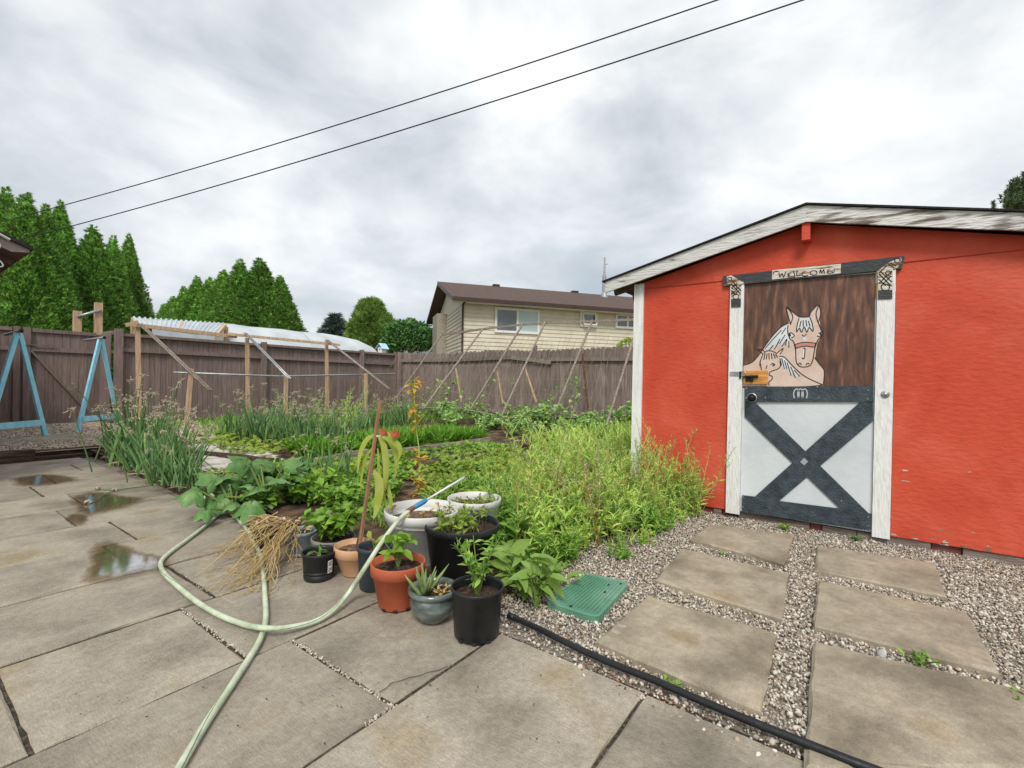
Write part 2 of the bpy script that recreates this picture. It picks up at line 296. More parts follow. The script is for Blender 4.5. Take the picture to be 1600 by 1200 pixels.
# ================================================================ patio slabs, one piece each
rows = [-.73, -.06, .60, 1.27, 1.94, 2.615, 3.28, 3.94, 4.60, 5.26, 5.92, 6.56, 7.21, 7.82, 8.42]
joints = {1: [-.6, .4, 1.02], 2: [-.5, .55], 3: [-.93, .08, 1.085], 4: [-.7, .30, .91], 5: [-.94, .06, 1.065], 6: [-1.07, -.07, .93], 7: [-.9, .1, 1.11],
          8: [-1.06, -.06, .935], 9: [-.9, .12, 1.125], 10: [-1.0, -.02, .975], 11: [-.85, .16, 1.17], 12: [-.5, .5, 1.51], 13: [-.4, .62]}
for i in range(1, len(rows)-1):
    js = list(joints[i]); lo = js[0]
    for _ in range(3): lo -= 1.01; js.insert(0, lo)
    edge = {1: 1.68, 2: 1.69, 3: 1.74}.get(i, 1.73)
    ends = [e_ for e_ in js if e_ < edge-.05] + [edge]
    for a, b in zip(ends[:-1], ends[1:]):
        if b < -5: continue
        dz = rng.normal(0, .0025); g = Geo(); y0, y1 = rows[i]+.008, rows[i+1]-.008; gap = .007
        q = np.array([(a+gap, y0), (b-gap, y0), (b-gap, y1), (a+gap, y1)]) + rng.normal(0, .003, (4, 2)); rings = []     # outline with worn, slightly ragged edges
        ns = 10 if i < 8 else 4
        for ins, z_, jit in ((0, -.05, 0), (0, dz-.006, .0016), (.007, dz, .0022)):
            c = q.mean(0); qq = c + (q-c)*(1-ins/np.abs(q-c).mean()); rings.append(np.array([[*(qq[k]*(1-t_)+qq[(k+1) % 4]*t_ + rng.normal(0, 1, 2)*jit), z_ + rng.normal(0, 1)*jit*.25] for k in range(4) for t_ in np.arange(ns)/ns]))
        m_ = 4*ns; g.add(np.concatenate(rings + [[[*q.mean(0), dz]]]), [(r_*m_+k, r_*m_+(k+1) % m_, (r_+1)*m_+(k+1) % m_, (r_+1)*m_+k) for r_ in range(2) for k in range(m_)] + [(2*m_+k, 2*m_+(k+1) % m_, 3*m_) for k in range(m_)])
        g.build('paving_slab', M['slab'], patio)
# narrow filler slab at the far right by the edging, and the crack line of the broken corner slab
crk = Geo(); P0 = [Pz(x_, y_, .004) for x_, y_ in ((592, 1081), (604, 1074), (612, 1066), (626, 1063), (640, 1058), (655, 1055), (668, 1050), (684, 1047), (700, 1040))]
M['dark'] = mat('dark_gap', '#2a2622', rough=1)
for a, b in zip(P0[:-1], P0[1:]): crk.beam(a - [0, 0, .0015], b - [0, 0, .0015], .0022, .001)
crk.build('crack', M['dark'], patio)
# small stones and grit lying in the open joints
g = Geo(); pts = []
for (a, b, n) in (((282, 950), (388, 1026), 150), ((457, 999), (615, 1104), 200), ((52, 762), (70, 777), 20), ((270, 880), (350, 948), 30), ((569, 1132), (620, 1098), 40)):
    pa, pb = Pz(*a), Pz(*b); tt = rng.uniform(0, 1, n)[:, None]; pts.append(pa + (pb-pa)*tt + rng.normal(0, .006, (n, 3))*[1, 1, .2])
pts = np.concatenate(pts); n = len(pts); g.inst(ICO, rot_frames(n), pts + [0, 0, -.004], rng.uniform(.002, .0055, (n, 3)))
tag(g.build('joint_grit', M['pebble'], patio), kind='stuff')
# ---------------------------------------------------------------- puddles: thin water in shallow places of the slabs
def puddle(pix, nm):
    c = np.array([Pz(*q)[:2] for q in pix]); c = bez(np.vstack([c, c[:1]]), 8)[:-1]; mid = c.mean(0); g = Geo(); k = len(c); V = [(mid[0], mid[1], .0062)]; W_ = [1.]
    c = c + rng.normal(0, .004, c.shape)
    for sc_, z_, w_ in ((.35, .0062, 1.), (.65, .0062, .85), (.85, .0060, .45), (1.0, .0056, .18), (1.12, .0052, 0.)):
        for a_, b_ in mid + (c-mid)*sc_: V.append((a_, b_, z_)); W_.append(w_)
    F = [(0, 1+i, 1+(i+1) % k) for i in range(k)]
    for r_ in range(4): F += [(1+r_*k+i, 1+(r_+1)*k+i, 1+(r_+1)*k+(i+1) % k, 1+r_*k+(i+1) % k) for i in range(k)]
    g.add(V, F); o = g.build(nm, M['water']); at = o.data.attributes.new('film', 'FLOAT', 'POINT'); at.data.foreach_set('value', W_); return tag(o, kind='structure')
puddle([(112, 776), (150, 769), (186, 774), (222, 781), (196, 793), (160, 801), (132, 806), (116, 790)], 'puddle')
puddle([(128, 908), (144, 882), (142, 862), (168, 848), (200, 856), (226, 866), (256, 872), (258, 889), (226, 897), (180, 908)], 'puddle')
puddle([(98, 812), (112, 804), (132, 806), (136, 815), (118, 822)], 'puddle')
puddle([(20, 748), (60, 742), (100, 744), (120, 750), (80, 758), (30, 760)], 'puddle')
# ================================================================ gravel by the shed: loose pebbles
stones = [[(1110, 820), (1240, 836), (1226, 882), (1078, 843)], [(1066, 857), (1232, 896), (1222, 966), (1024, 905)], [(1012, 931), (1214, 990), (1190, 1112), (930, 1002)],
          [(1276, 852), (1462, 880), (1480, 932), (1273, 890)], [(1278, 907), (1512, 958), (1562, 1052), (1270, 977)], [(1270, 1004), (1600, 1080), (1660, 1200), (1256, 1200)]]
SQ = [np.array([Pz(*q, .02) for q in s]) for s in stones]
def inside(px, py, poly):
    r = np.zeros(len(px), bool); k = len(poly)
    for i in range(k):
        x0, y0 = poly[i][:2]; x1, y1 = poly[(i+1) % k][:2]
        cnd = ((y0 > py) != (y1 > py)) & (px < (x1-x0)*(py-y0)/(y1-y0+1e-12)+x0); r ^= cnd
    return r
EDGE = np.array([Pz(x, y, .02) for x, y in ((796, 966), (840, 986), (900, 1016), (960, 1043), (1020, 1067), (1090, 1098), (1176, 1134), (1290, 1180), (1420, 1230))])
n = 150000; px = rng.uniform(1.60, 4.46, n); py = rng.uniform(-2.6, 2.1, n)
d_ = np.stack([px, py], 1) @ CM[2][:2]; lat = np.stack([px, py], 1) @ CM[0][:2]
keep = (d_ > 1.0) & (np.abs(lat/d_) < 1.35) & (rng.uniform(0, 1, n) < np.clip(3.6/d_**1.05, .30, 1)*.8)
ex = np.interp(py, EDGE[::-1, 1], EDGE[::-1, 0]); keep &= px > ex-.10
thin = (px < ex) | (py > 1.75); keep &= ~thin | (rng.uniform(0, 1, n) < .35)
for q in SQ:
    c = q.mean(0); keep &= ~inside(px, py, c + (q-c)*.97)
px, py = px[keep], py[keep]; n = len(px); s_ = rng.lognormal(math.log(.0049), .36, n)
OCT = (nrm([(1, 0, 0), (-1, 0, 0), (0, 1, 0), (0, -1, 0), (0, 0, 1), (0, 0, -1)]), [(0, 2, 4), (2, 1, 4), (1, 3, 4), (3, 0, 4), (2, 0, 5), (1, 2, 5), (3, 1, 5), (0, 3, 5)])
g = Geo(); dd_ = np.stack([px, py], 1) @ CM[2][:2]; ps_ = np.stack([px, py, -.012 + rng.uniform(0, .014, n)], 1); sc3 = s_[:, None]*np.stack([rng.uniform(.8, 1.5, n), rng.uniform(.7, 1.2, n), rng.uniform(.5, .9, n)], 1)
for q_, tm in ((dd_ < 2.9, ICO), (dd_ >= 2.9, OCT)): g.inst(tm, rot_frames(q_.sum()), ps_[q_], sc3[q_]*(1 if tm is ICO else 1.2))
tag(g.build('gravel_pebbles', M['pebble'], smooth=True), 'loose round pebbles around the stepping stones by the shed', 'gravel', kind='stuff')
n = 9000; px = rng.uniform(-2, 4.25, n); py = rng.uniform(8.75, 12.9, n)
g = Geo(); g.inst(ICO, rot_frames(n), np.stack([px, py, np.full(n, .104)], 1), rng.uniform(.010, .022, (n, 3)))
tag(g.build('yard_pebbles', M['yardpeb'], smooth=True), 'pale brown gravel spread below the back fence', 'gravel', kind='stuff')
lab = ['pale concrete stepping stone closest to the shed door, half sunk in gravel', 'square concrete stepping stone in the middle of the left row', 'large chipped stepping stone beside the black edging, white crust on its corner',
       'wide stepping stone of the right row nearest the shed wall', 'long damp stepping stone in the middle of the right row', 'biggest grey stepping slab at the lower right corner of the picture']
for q, l_ in zip(SQ, lab):
    g = Geo(); c = q.mean(0); t_ = .012; bev = c + (q-c)*(1-.014/np.linalg.norm(q-c, axis=1).mean()); z = rng.normal(.022, .003)
    k = 4; sub = []
    def ring(p, zz, jit):                                       # subdivided outline with worn edges
        out = []
        for i in range(4):
            for tt in np.arange(7)/7: a = p[i]*(1-tt) + p[(i+1) % 4]*tt; out.append([a[0]+rng.normal(0, jit), a[1]+rng.normal(0, jit), zz+rng.normal(0, jit*.4)])
        return np.array(out)
    r0 = ring(q, -.03, .0); r1 = ring(q, z-.010, .003); r2 = ring(bev, z, .003); m_ = len(r0)
    g.add(np.concatenate([r0, r1, r2, [[c[0], c[1], z+.001]]]), [(i, (i+1) % m_, m_+(i+1) % m_, m_+i) for i in range(m_)] + [(m_+i, m_+(i+1) % m_, 2*m_+(i+1) % m_, 2*m_+i) for i in range(m_)] + [(2*m_+i, 2*m_+(i+1) % m_, 3*m_) for i in range(m_)])
    tag(g.build('stepping_stone', M['stone']), l_, 'stepping stone', 'stepping stones in the gravel')
g = Geo(); r_ = np.random.default_rng(4)
for (x_, y_, s_) in ((962, 988, .045), (972, 979, .035), (953, 998, .025)):
    c = Pz(x_, y_, .0235); k = 14; rr = s_*r_.uniform(.4, 1, k); a = np.arange(k)*2*math.pi/k; g.add(np.stack([c[0]+rr*np.cos(a)*.5, c[1]+rr*np.sin(a)*.8, np.full(k, .0262)], 1), [tuple(range(k))])
tag(g.build('mortar_crust', mat('white_mortar', ['#8f887a', '#b1ab9e'], scale=30, rough=.95, bump=.5), [o for o in bpy.data.objects if o.get('label', '').startswith('large chipped')][0], off=(0, 0, 0)), kind='stuff')
# ---------------------------------------------------------------- black edging pipe, timbers and bed boards
M['blackpl'] = mat('black_plastic', ['#17181b', '#24262a'], scale=8, rough=.38, bump=.15, bscale=30, rnd=.1)
g = Geo(); pth = bez([p_ + [0, 0, .012] for p_ in EDGE], 8); g.tube(pth, .0135, 10)
ed = thing('lawn_edging', 'black plastic edging tube curving between patio slabs and gravel', 'edging', EDGE[0])
g.build('tube', M['blackpl'], ed, smooth=True)
g = Geo(); g.tube([pth[0]-nrm(pth[1]-pth[0])*.004, pth[0]+nrm(pth[1]-pth[0])*.03], .0155, 10); g.build('end_cap', M['blackpl'], ed, smooth=True)
def board(name, p, q, w_, h_, m, label, cat='board', up=(0, 0, 1)):
    g = Geo(); p = np.array(p, float); q = np.array(q, float); k = max(2, int(np.linalg.norm(q-p)/.25)); d = nrm(q-p); x = nrm(np.cross(d, up)); z = np.cross(x, d)
    V = []; F = []
    for i in range(k+1):
        c = p + (q-p)*i/k + rng.normal(0, .004, 3)
        for a, b in ((-.5, -.5), (.5, -.5), (.5, .38), (.38, .5), (-.38, .5), (-.5, .38)): V.append(c + x*a*w_ + z*b*h_)
    for i in range(k): F += [(6*i+j, 6*i+(j+1) % 6, 6*i+6+(j+1) % 6, 6*i+6+j) for j in range(6)]
    F += [tuple(range(6))[::-1], tuple(range(6*k, 6*k+6))]; g.add(V, F)
    return tag(g.build(name, m), label, cat)
board('edging_board', (1.90, 8.36, .035), (1.775, 4.25, .035), .045, .13, M['timberv'], 'dark brown board edging the onion bed along the patio')
board('landscape_timber', (-.9, 8.52, .05), (1.30, 8.50, .05), .14, .19, M['timber'], 'thick dark split timber at the far left end of the patio', 'timber')
board('landscape_timber', (1.28, 8.60, .055), (1.97, 8.62, .055), .10, .12, M['timber'], 'short dark timber between the split timber and the onion bed', 'timber')
board('landscape_timber', (1.28, 8.45, .015), (1.86, 8.44, .015), .05, .07, M['timber'], 'low dark strip of timber lying before the short timber', 'timber')
for a, b, l_ in (((2.75, 4.12), (3.25, 4.12), 'short brown bed board behind the tan pot plant'), ((3.72, 4.08), (5.15, 4.10), 'brown bed board on edge right of the orange leaved plant'), ((5.9, 4.15), (6.6, 4.2), 'short board half hidden by weeds before the bean row'),
               ((3.3, 5.42), (4.1, 5.42), 'grey bed board along the front of the small bright grass strip'), ((4.25, 5.20), (6.45, 5.15), 'long grey bed board along the front of the bright grass strip'), ((3.9, 7.1), (6.3, 7.0), 'weathered double plank lying behind the leek row'), ((3.9, 7.35), (6.5, 7.28), 'second weathered plank, behind the double plank'),
               ((2.55, 6.9), (2.95, 5.6), 'narrow brown board beside the pale mat'), ((6.6, 3.1), (7.5, 3.1), 'old plank in the weeds left of the shed')):
    board('bed_board', (a[0], a[1], float(soil_z(*a))+.03), (b[0], b[1], float(soil_z(*b))+.03), .04, .11, M['greyplank'] if 'grey' in l_ or 'weath' in l_ or 'old' in l_ else M['timber'], l_, 'board')
# crumpled pale mat over the path between the beds
M['mat'] = mat('weathered_cloth', ['#8b8276', '#b4aca1', '#cfcac2', '#a59c90'], scale=5, rough=.95, bump=.8, bscale=16)
mx_, my_ = np.meshgrid(np.linspace(2.1, 3.5, 30), np.linspace(5.4, 7.9, 40), indexing='ij'); I = np.arange(mx_.size).reshape(mx_.shape)
mz = soil_z(mx_, my_) + .02 + .02*fbm(mx_, my_, 9, 7); cells = np.stack([I[:-1, :-1], I[1:, :-1], I[1:, 1:], I[:-1, 1:]], -1).reshape(-1, 4)
cc = np.stack([mx_.ravel()[cells].mean(1), my_.ravel()[cells].mean(1)], 1); okc = np.abs(cc[:, 0] - (2.75 + .12*np.sin(cc[:, 1]*2))) < .48
g = Geo(); g.add(np.stack([mx_.ravel(), my_.ravel(), mz.ravel()], 1), cells[okc])
tag(g.build('ground_mat', M['mat'], smooth=True), 'pale crumpled ground mat on the path behind the onions', 'mat')
# ================================================================ fences
def fence_board(parent, p, d, w_, z0, z1, th, m, ear=0., side=None):
    p = np.array(p, float); d = np.array(d, float); n_ = np.array([-d[1], d[0], 0.])*th
    e_ = ear*w_; a = p; b = p + d*w_
    poly = [(a[0], a[1], z0), (b[0], b[1], z0), (b[0], b[1], z1-e_)]
    if ear: poly += [tuple(b[:2] - d[:2]*e_)+(z1,), tuple(a[:2] + d[:2]*e_)+(z1,)]
    poly += [(a[0], a[1], z1-e_)]
    g = Geo(); g.ext(poly, n_); return g.build('board', m, parent)
VF = 12.45
fl = thing('panel_fence', 'brown board fence with mid rail running back behind the clothes trellis', 'fence', (3.07, VF, .1))
def uat(x): return Pv(x, 560, VF)[0]
post_u = [uat(184), uat(411), uat(564), 10.45]
x = 3.15
while x < 10.5:
    wd = .105; fence_board(fl, (x, VF+.03+rng.normal(0, .002), 0), (1, 0, 0), wd-.006, .11, 1.96, .018, M['fence']); x += wd
for i, pu in enumerate(post_u):
    g = Geo(); wp = .13 if i == 0 else .11; g.box(pu-wp/2, pu+wp/2, VF-.09, VF+.02, .05, 2.03 if i else 2.07); g.build('post', M['fence'], fl)
for a, b in zip(post_u[:-1], post_u[1:]):
    for z0, z1, dp, nm in ((1.925, 1.985, .05, 'cap_rail'), (1.60, 1.68, .03, 'rail'), (.12, .20, .03, 'bottom_rail')):
        g = Geo(); g.box(a+.07, b-.07, VF-.002-dp, VF+.026 if nm != 'cap_rail' else VF+.07, z0, z1); g.build(nm, M['fence'], fl)
# gate part, one step further back, and the return to the corner post
VG = 13.2; k_ = VG/VF
fg = thing('gate_fence', 'brown board gate with a diagonal brace behind the blue frames', 'gate', (2.2, VG, .1))
x = -2.2
while x < 2.95:
    fence_board(fg, (x, VG, 0), (1, 0, 0), .122, .08, 1.96, .018, M['fence']); x += .128
gp = Pv(41, 560, VG)[0]
for pu, wp in ((gp, .10), (gp-.14, .09), (-1.6, .1)):
    g = Geo(); g.box(pu-wp/2, pu+wp/2, VG-.06, VG-.003, .06, 2.02); g.build('post', M['fence'], fg)
for (a, b) in ((gp+.06, 2.93), (-2.2, gp-.2)):
    for z0, z1 in ((1.93, 2.0), (1.55, 1.63), (.10, .19)):
        g = Geo(); g.box(a, b, VG-.04, VG-.003, z0, z1); g.build('rail', M['fence'], fg)
g = Geo(); g.beam(Pv(48, 548, VG-.06), Pv(128, 634, VG-.06), .03, .09, up=(0, 1, 0)); g.build('brace', M['fence'], fg)
g = Geo(); g.box(gp-.05, gp+.42, VG-.075, VG-.062, 1.655, 1.685); g.build('latch_bar', mat('rusty_bar', ['#5d4a40', '#8b7d72'], scale=20, rough=.6, metal=.4), fg)
fr_ = thing('return_fence', 'short brown fence return between gate and corner post', 'fence', (3.0, 12.8, .1))
y = VF+.04
while y < VG-.01:
    fence_board(fr_, (3.02, y, 0), (0, 1, 0), .122, .08, 1.98, .018, M['fence']); y += .128
for z0, z1 in ((1.95, 2.03), (1.55, 1.63)):
    g = Geo(); g.box(3.022, 3.06, VF+.03, VG-.01, z0, z1); g.build('rail', M['fence'], fr_)
# dog-eared fence along the back
UF = 10.6
fd = thing('dog_eared_fence', 'weathered brown fence of dog-eared boards below the tan house', 'fence', (UF, 8, .1))
y = -4.0; i = 0
while y < 12.45:
    wd = .142; zt = 2.0 + .02*math.sin(y*1.7) + rng.normal(0, .008)
    if 6.82 < y < 6.98: zt = 2.13
    fence_board(fd, (UF+.02+rng.normal(0, .003), y, 0), (0, 1, 0), wd-.005-abs(rng.normal(0, .002)), .10+rng.normal(0, .01), zt, -.018, M['fenceb'], ear=.26); y += wd; i += 1
for a, b, za, zb in ((-4.0, 2.6, 1.70, 1.70), (2.6, 5.0, 1.70, 1.72), (5.0, 6.55, 1.72, 1.73), (7.6, 9.9, 1.80, 1.75), (9.9, 12.40, 1.75, 1.76)):
    g = Geo(); g.beam((UF-.03, a+.004, za), (UF-.03, b-.004, zb), .04, .09); g.build('rail', M['fenceb'], fd)
g = Geo(); g.beam((UF-.05, 6.45, 1.66), (UF-.05, 7.75, 1.80), .035, .10); g.build('broken_rail', M['greyplank'], fd)
for yp in (-2.1, .2, 2.5, 4.9, 6.9, 9.4, 11.4):
    g = Geo(); g.box(UF+.045, UF+.135, yp-.045, yp+.045, -.1, 1.93); g.build('post', M['fenceb'], fd)
g = Geo(); g.beam((UF-.03, -4.0, .30), (UF-.03, 12.4, .28), .04, .09); g.build('rail', M['fenceb'], fd)
g = Geo(); g.box(UF-.13, UF-.02, 12.28, 12.42, -.05, 2.04); g.build('corner_post', M['fenceb'], fd)
# ================================================================ the red shed
US = 4.40                                                        # plane of its front wall
M['red'] = mat('red_plywood', ['#b9432d', '#c34d36', '#ca5a44'], scale=2.2, rough=.66, bump=.32, bscale=6, bstretch=(1, 3.2, 7), bdist=.018, dist=.6, mott=((1.6, .07), (14, .04), (70, .04)), det=8, spec=.3)
M['white'] = mat('white_paint', ['#d2d3d0', '#dfe0dd', '#e8e9e6'], scale=5, rough=.6, bump=.3, bscale=20, stretch=(6, 6, .8))
M['fascia'] = mat('peeling_fascia', ['#6f665c', '#8f8a84', '#b9b7b2', '#d2d1cd'], scale=3.2, rough=.8, bump=.7, bscale=8, stretch=(2, 1.4, 9), pos=[.36, .43, .47, .52], det=8)
M['fasciaw'] = mat('peeling_white_fascia', ['#7a7066', '#b4b1ab', '#c6c6c3', '#cfcfcc'], scale=3.2, rough=.75, bump=.6, bscale=8, stretch=(2, 1.4, 9), pos=[.30, .36, .42, .6], det=8)
M['trim'] = mat('flaked_white_trim', ['#6b6258', '#cfd0cd', '#dcddda', '#e2e3e1'], scale=9, rough=.65, bump=.4, bscale=18, stretch=(4, 4, .8), pos=[.22, .26, .45, .6], det=9)
M['slate'] = mat('slate_paint', ['#2b343b', '#3a444b', '#454f57'], scale=5, rough=.5, bump=.4, bscale=22, stretch=(3, 3, 3), det=8)
M['slatew'] = mat('slate_paint_worn', ['#b7a68f', '#3f4345', '#3a3e40', '#454a4b'], scale=7, rough=.6, bump=.5, bscale=20, stretch=(2, 1.2, 9), pos=[.26, .34, .5, .65], det=9)
M['headw'] = mat('flaking_header', ['#6e5238', '#a78a6a', '#cbc4b6', '#d6d2c8'], scale=7, rough=.75, bump=.7, bscale=14, stretch=(2, 1.2, 9), pos=[.36, .43, .5, .62], det=9)
M['panel'] = mat('pale_door_panel', ['#bfc6ca', '#ccd2d5', '#d6dbdd'], scale=2, rough=.5, bump=.12, bscale=20)
M['mural'] = mat('brown_brushed_ground', ['#45332d', '#533c33', '#68493b', '#83604d', '#5a4239'], scale=3.0, rough=.5, stretch=(5, 9, 1.6), det=9, pos=[.30, .42, .55, .66, .76], bump=.1, bscale=20, dist=.15)
M['roofing'] = mat('black_roofing', ['#1d1c1c', '#302e2d'], scale=30, rough=.9, bump=.6, bscale=60)
M['sill'] = mat('sill_timber', ['#5e5049', '#7f716a', '#968a83'], scale=4, rough=.9, bump=.6, bscale=12, stretch=(9, 1, 9), rnd=.12)
M['redsill'] = mat('red_sill_block', ['#6a3a32', '#7f4c42', '#8d6258'], scale=6, rough=.9, bump=.6, bscale=14, rnd=.1)
M['dkwood'] = mat('soffit_wood', ['#4c3a34', '#6b5148'], scale=6, rough=.9, stretch=(1, 6, 6))
M['steel'] = mat('steel', ['#8d8f90', '#b5b7b8'], scale=20, rough=.35, metal=.8)
M['iron'] = mat('black_iron', ['#1a1a1b', '#2c2c2d'], scale=20, rough=.45, metal=.5)
M['pine'] = mat('pine_board', ['#a9702f', '#c88c46', '#d8a560'], scale=6, rough=.6, stretch=(1, 1.2, 9), bump=.2, bscale=20)
M['skinpaint'] = mat('tan_paint', ['#c3aa9b', '#cfb8aa', '#d7c3b7'], scale=5, rough=.5, mott=((30, .05),))
M['manepaint'] = mat('white_mural_paint', ['#c2c8c8', '#d6dbda'], scale=6, rough=.5)
M['inkpaint'] = mat('dark_line_paint', '#2a2523', rough=.55)
M['bandpaint'] = mat('rose_paint', '#bb8473', rough=.5)
RV, RZ = .34, 2.47; SL = .245                                    # ridge position and roof slope
VL, VR = 1.735, -1.06
def roof_z(v): return RZ - SL*abs(v-RV)
shed = thing('shed', 'orange-red plywood garden shed with a painted stable door', 'shed', (US, .34, 0))
# walls
ZB = .055
g = Geo(); g.ext([(US, VR, ZB), (US, -.215, ZB), (US, -.215, 2.03), (US, .90, 2.03), (US, .90, ZB), (US, VL, ZB), (US, VL, roof_z(VL)-.05), (US, RV, RZ-.05), (US, VR, roof_z(VR)-.05)], (.012, 0, 0))
g.build('front_wall', M['red'], shed)
g = Geo(); g.box(US+.014, US+2.6, VL-.014, VL-.002, ZB, roof_z(VL)-.05); g.build('side_wall', M['red'], shed)
g = Geo(); g.box(US+.014, US+2.6, VR+.002, VR+.014, ZB, roof_z(VR)-.05); g.build('side_wall', M['red'], shed)
g = Geo(); g.ext([(US+2.6, VR, ZB), (US+2.6, VL, ZB), (US+2.6, VL, roof_z(VL)-.05), (US+2.6, RV, RZ-.05), (US+2.6, VR, roof_z(VR)-.05)], (.012, 0, 0)); g.build('back_wall', M['red'], shed)
g = Geo(); g.beam((US-.004, 1.735, 2.035), (US-.004, .935, 2.035), .006, .004); g.beam((US-.004, -.24, 2.035), (US-.004, VR, 2.035), .006, .004); g.build('panel_seam', mat('seam_red', '#a8341e', rough=.7), shed)
g = Geo(); g.box(US-.024, US-.001, VL-.075, VL+.018, .04, roof_z(VL)-.045); g.build('corner_trim', M['white'], shed)
g = Geo(); g.box(US-.001, US+.08, VL+.001, VL+.02, .04, roof_z(VL)-.06); g.build('corner_trim', M['white'], shed)
g = Geo(); r_ = np.random.default_rng(12)
for k in range(34):
    v_ = r_.uniform(-1.0, 1.7) if k > 14 else r_.uniform(-.75, -.25)
    if -.2 < v_ < .9: continue
    z_ = ZB + abs(r_.normal(0, .018)) if k > 4 else r_.uniform(.1, .6); k_ = 7; rr = r_.uniform(.3, 1, k_)*r_.uniform(.006, .016); a_ = np.arange(k_)*2*math.pi/k_
    g.add(np.stack([np.full(k_, US-.0012), v_+rr*np.cos(a_)*r_.uniform(1, 2.4), z_+rr*np.sin(a_)*.6], 1), [tuple(range(k_))])
tag(g.build('paint_chips', mat('bare_ply', ['#7d6656', '#a58f7c', '#c9bfb2'], isl=1, rough=.9), shed), kind='stuff')
# roof: two decks with a ragged dark edge, fascia boards, ridge beam end, open eave on the left
OV, OVS = .13, .27
for s_, ve in ((1, VL+OVS), (-1, VR-OVS)):
    g = Geo(); x0, x1 = US-OV-.02, US+2.75
    a = np.array([x0, RV, RZ+.06]); b = np.array([x0, ve+s_*.03, roof_z(ve)+.06-SL*.03])
    g.ext([a, b, b+[0, 0, .012], a+[0, 0, .012]], (x1-x0, 0, 0)); dk = g.build('roof_deck', M['roofing'], shed)
    g = Geo(); zz = -.075
    p, q = np.array([US-OV, RV, RZ+.055]), np.array([US-OV, ve, roof_z(ve)+.055])
    g.ext([p, q, q+[0, 0, -.105], p+[0, 0, -.125]], (.022, 0, 0)); g.build('fascia_board', M['fasciaw'] if s_ > 0 else M['fascia'], shed)
    g = Geo(); g.ext([p+[.023, 0, -.02], q+[.023, -s_*.02, -.02], q+[.023, -s_*.02, -.035], p+[.023, 0, -.035]], (2.7, 0, 0)); g.build('soffit_boards', M['dkwood'], shed)
    for k in range(6):
        xr = US+.02+k*.5; g = Geo(); g.beam((xr, VL if s_ > 0 else VR, roof_z(VL)-.03), (xr, ve-s_*.03, roof_z(ve)-.02), .04, .08); g.build('rafter_tail', M['dkwood'], shed)
g = Geo(); g.box(US-.11, US+.02, RV-.028, RV+.028, RZ-.205, RZ-.075); g.build('ridge_beam_end', M['red'], shed)
# sill timbers and blocks under the wall
cuts = [(-1.06, -.60, 's'), (-.60, -.44, 'r'), (-.44, -.02, 's'), (-.02, .20, 's'), (.20, .28, 'r'), (.28, .80, 's'), (.80, .93, 'r'), (.93, 1.0, 's'), (1.0, 1.14, 'r'), (1.14, 1.73, 's')]
for a, b, t_ in cuts:
    g = Geo(); d = .012 if t_ == 's' else .03
    g.box(US+d, US+.12, a+.003, b-.003, -.09, ZB-.006); g.build('sill_timber' if t_ == 's' else 'sill_block', M['sill'] if t_ == 's' else M['redsill'], shed)
# door trim
for a, b in ((.785, .893), (-.212, -.108)):
    g = Geo(); g.box(US-.026, US+.002, a, b, .035, 1.985); g.build('door_trim', M['trim'], shed)
g = Geo(); g.ext([(US-.030, .945, 1.985), (US-.030, -.245, 1.985), (US-.030, -.260, 2.075), (US-.030, .955, 2.070)], (.028, 0, 0)); hd = g.build('door_header', M['slatew'], shed)
def ZA(x, y, u=US-.031): return Pu(1100+x/4.615, 380+y/4.615, u)
def ZBm(x, y, u): return Pu(1100+x/3.75, 580+y/3.75, u)
def stroke(g, pts, w_, u, th=.002, fn=ZA, m=0):                  # flat painted line of width w_ on a plane X = u
    p = np.array([fn(x, y, u) for x, y in pts]); t_ = nrm(np.gradient(p, axis=0)); nn = np.stack([np.zeros(len(p)), -t_[:, 2], t_[:, 1]], 1)
    w_ = np.broadcast_to(np.array(w_, float), (len(p),))[:, None]; a = p + nn*w_/2; b = p - nn*w_/2; a[:, 0] = u; b[:, 0] = u; k = len(p)
    g.add(np.concatenate([a, b]), [(i, i+1, k+i+1, k+i) for i in range(k-1)], m)
def cst(g, pts, w_, u, fn=ZA, n=6): 
    p = bez([(x, y, 0) for x, y in pts], n)[:, :2]; stroke(g, p, w_, u, fn=fn)
def disc(g, x, y, rx, ry, u, fn=ZA, n=20):
    g.add([fn(x+rx*math.cos(a), y+ry*math.sin(a), u) for a in np.arange(n)*2*math.pi/n], [tuple(range(n))])
def area(g, pts, u, fn=ZA): g.add([fn(x, y, u) for x, y in pts], [tuple(range(len(pts)))])
# header: pale middle block with the hand-painted word, pale corner blocks with scroll work
HU = US-.0315
g = Geo(); area(g, [(492, 195), (988, 148), (985, 217), (490, 262)], HU); g.build('header_panel', M['headw'], hd)
g = Geo(); U2 = HU-.0012
for pts in ([(505, 205), (498, 225)], [(510, 203), (540, 205)], [(540, 212), (548, 243), (562, 218), (574, 244), (590, 205)], [(645, 200), (655, 240), (640, 242)],
            [(735, 205), (712, 212), (708, 230), (728, 238), (752, 230)], [(672, 196), (670, 234), (700, 230)], [(835, 218), (840, 192), (850, 214), (862, 190), (868, 215)]):
    cst(g, pts, .007, U2)
cst(g, [(632, 214), (612, 216), (604, 226), (620, 228), (606, 236), (618, 244), (640, 238)], .007, U2)
cst(g, [(795, 198), (772, 203), (768, 222), (790, 230), (812, 220), (812, 204), (795, 198)], .007, U2)
cst(g, [(908, 190), (893, 196), (890, 212), (910, 216), (938, 208)], .007, U2); cst(g, [(895, 203), (930, 198)], .006, U2); cst(g, [(938, 185), (940, 205)], .005, U2)
g.build('welcome_lettering', M['inkpaint'], hd)
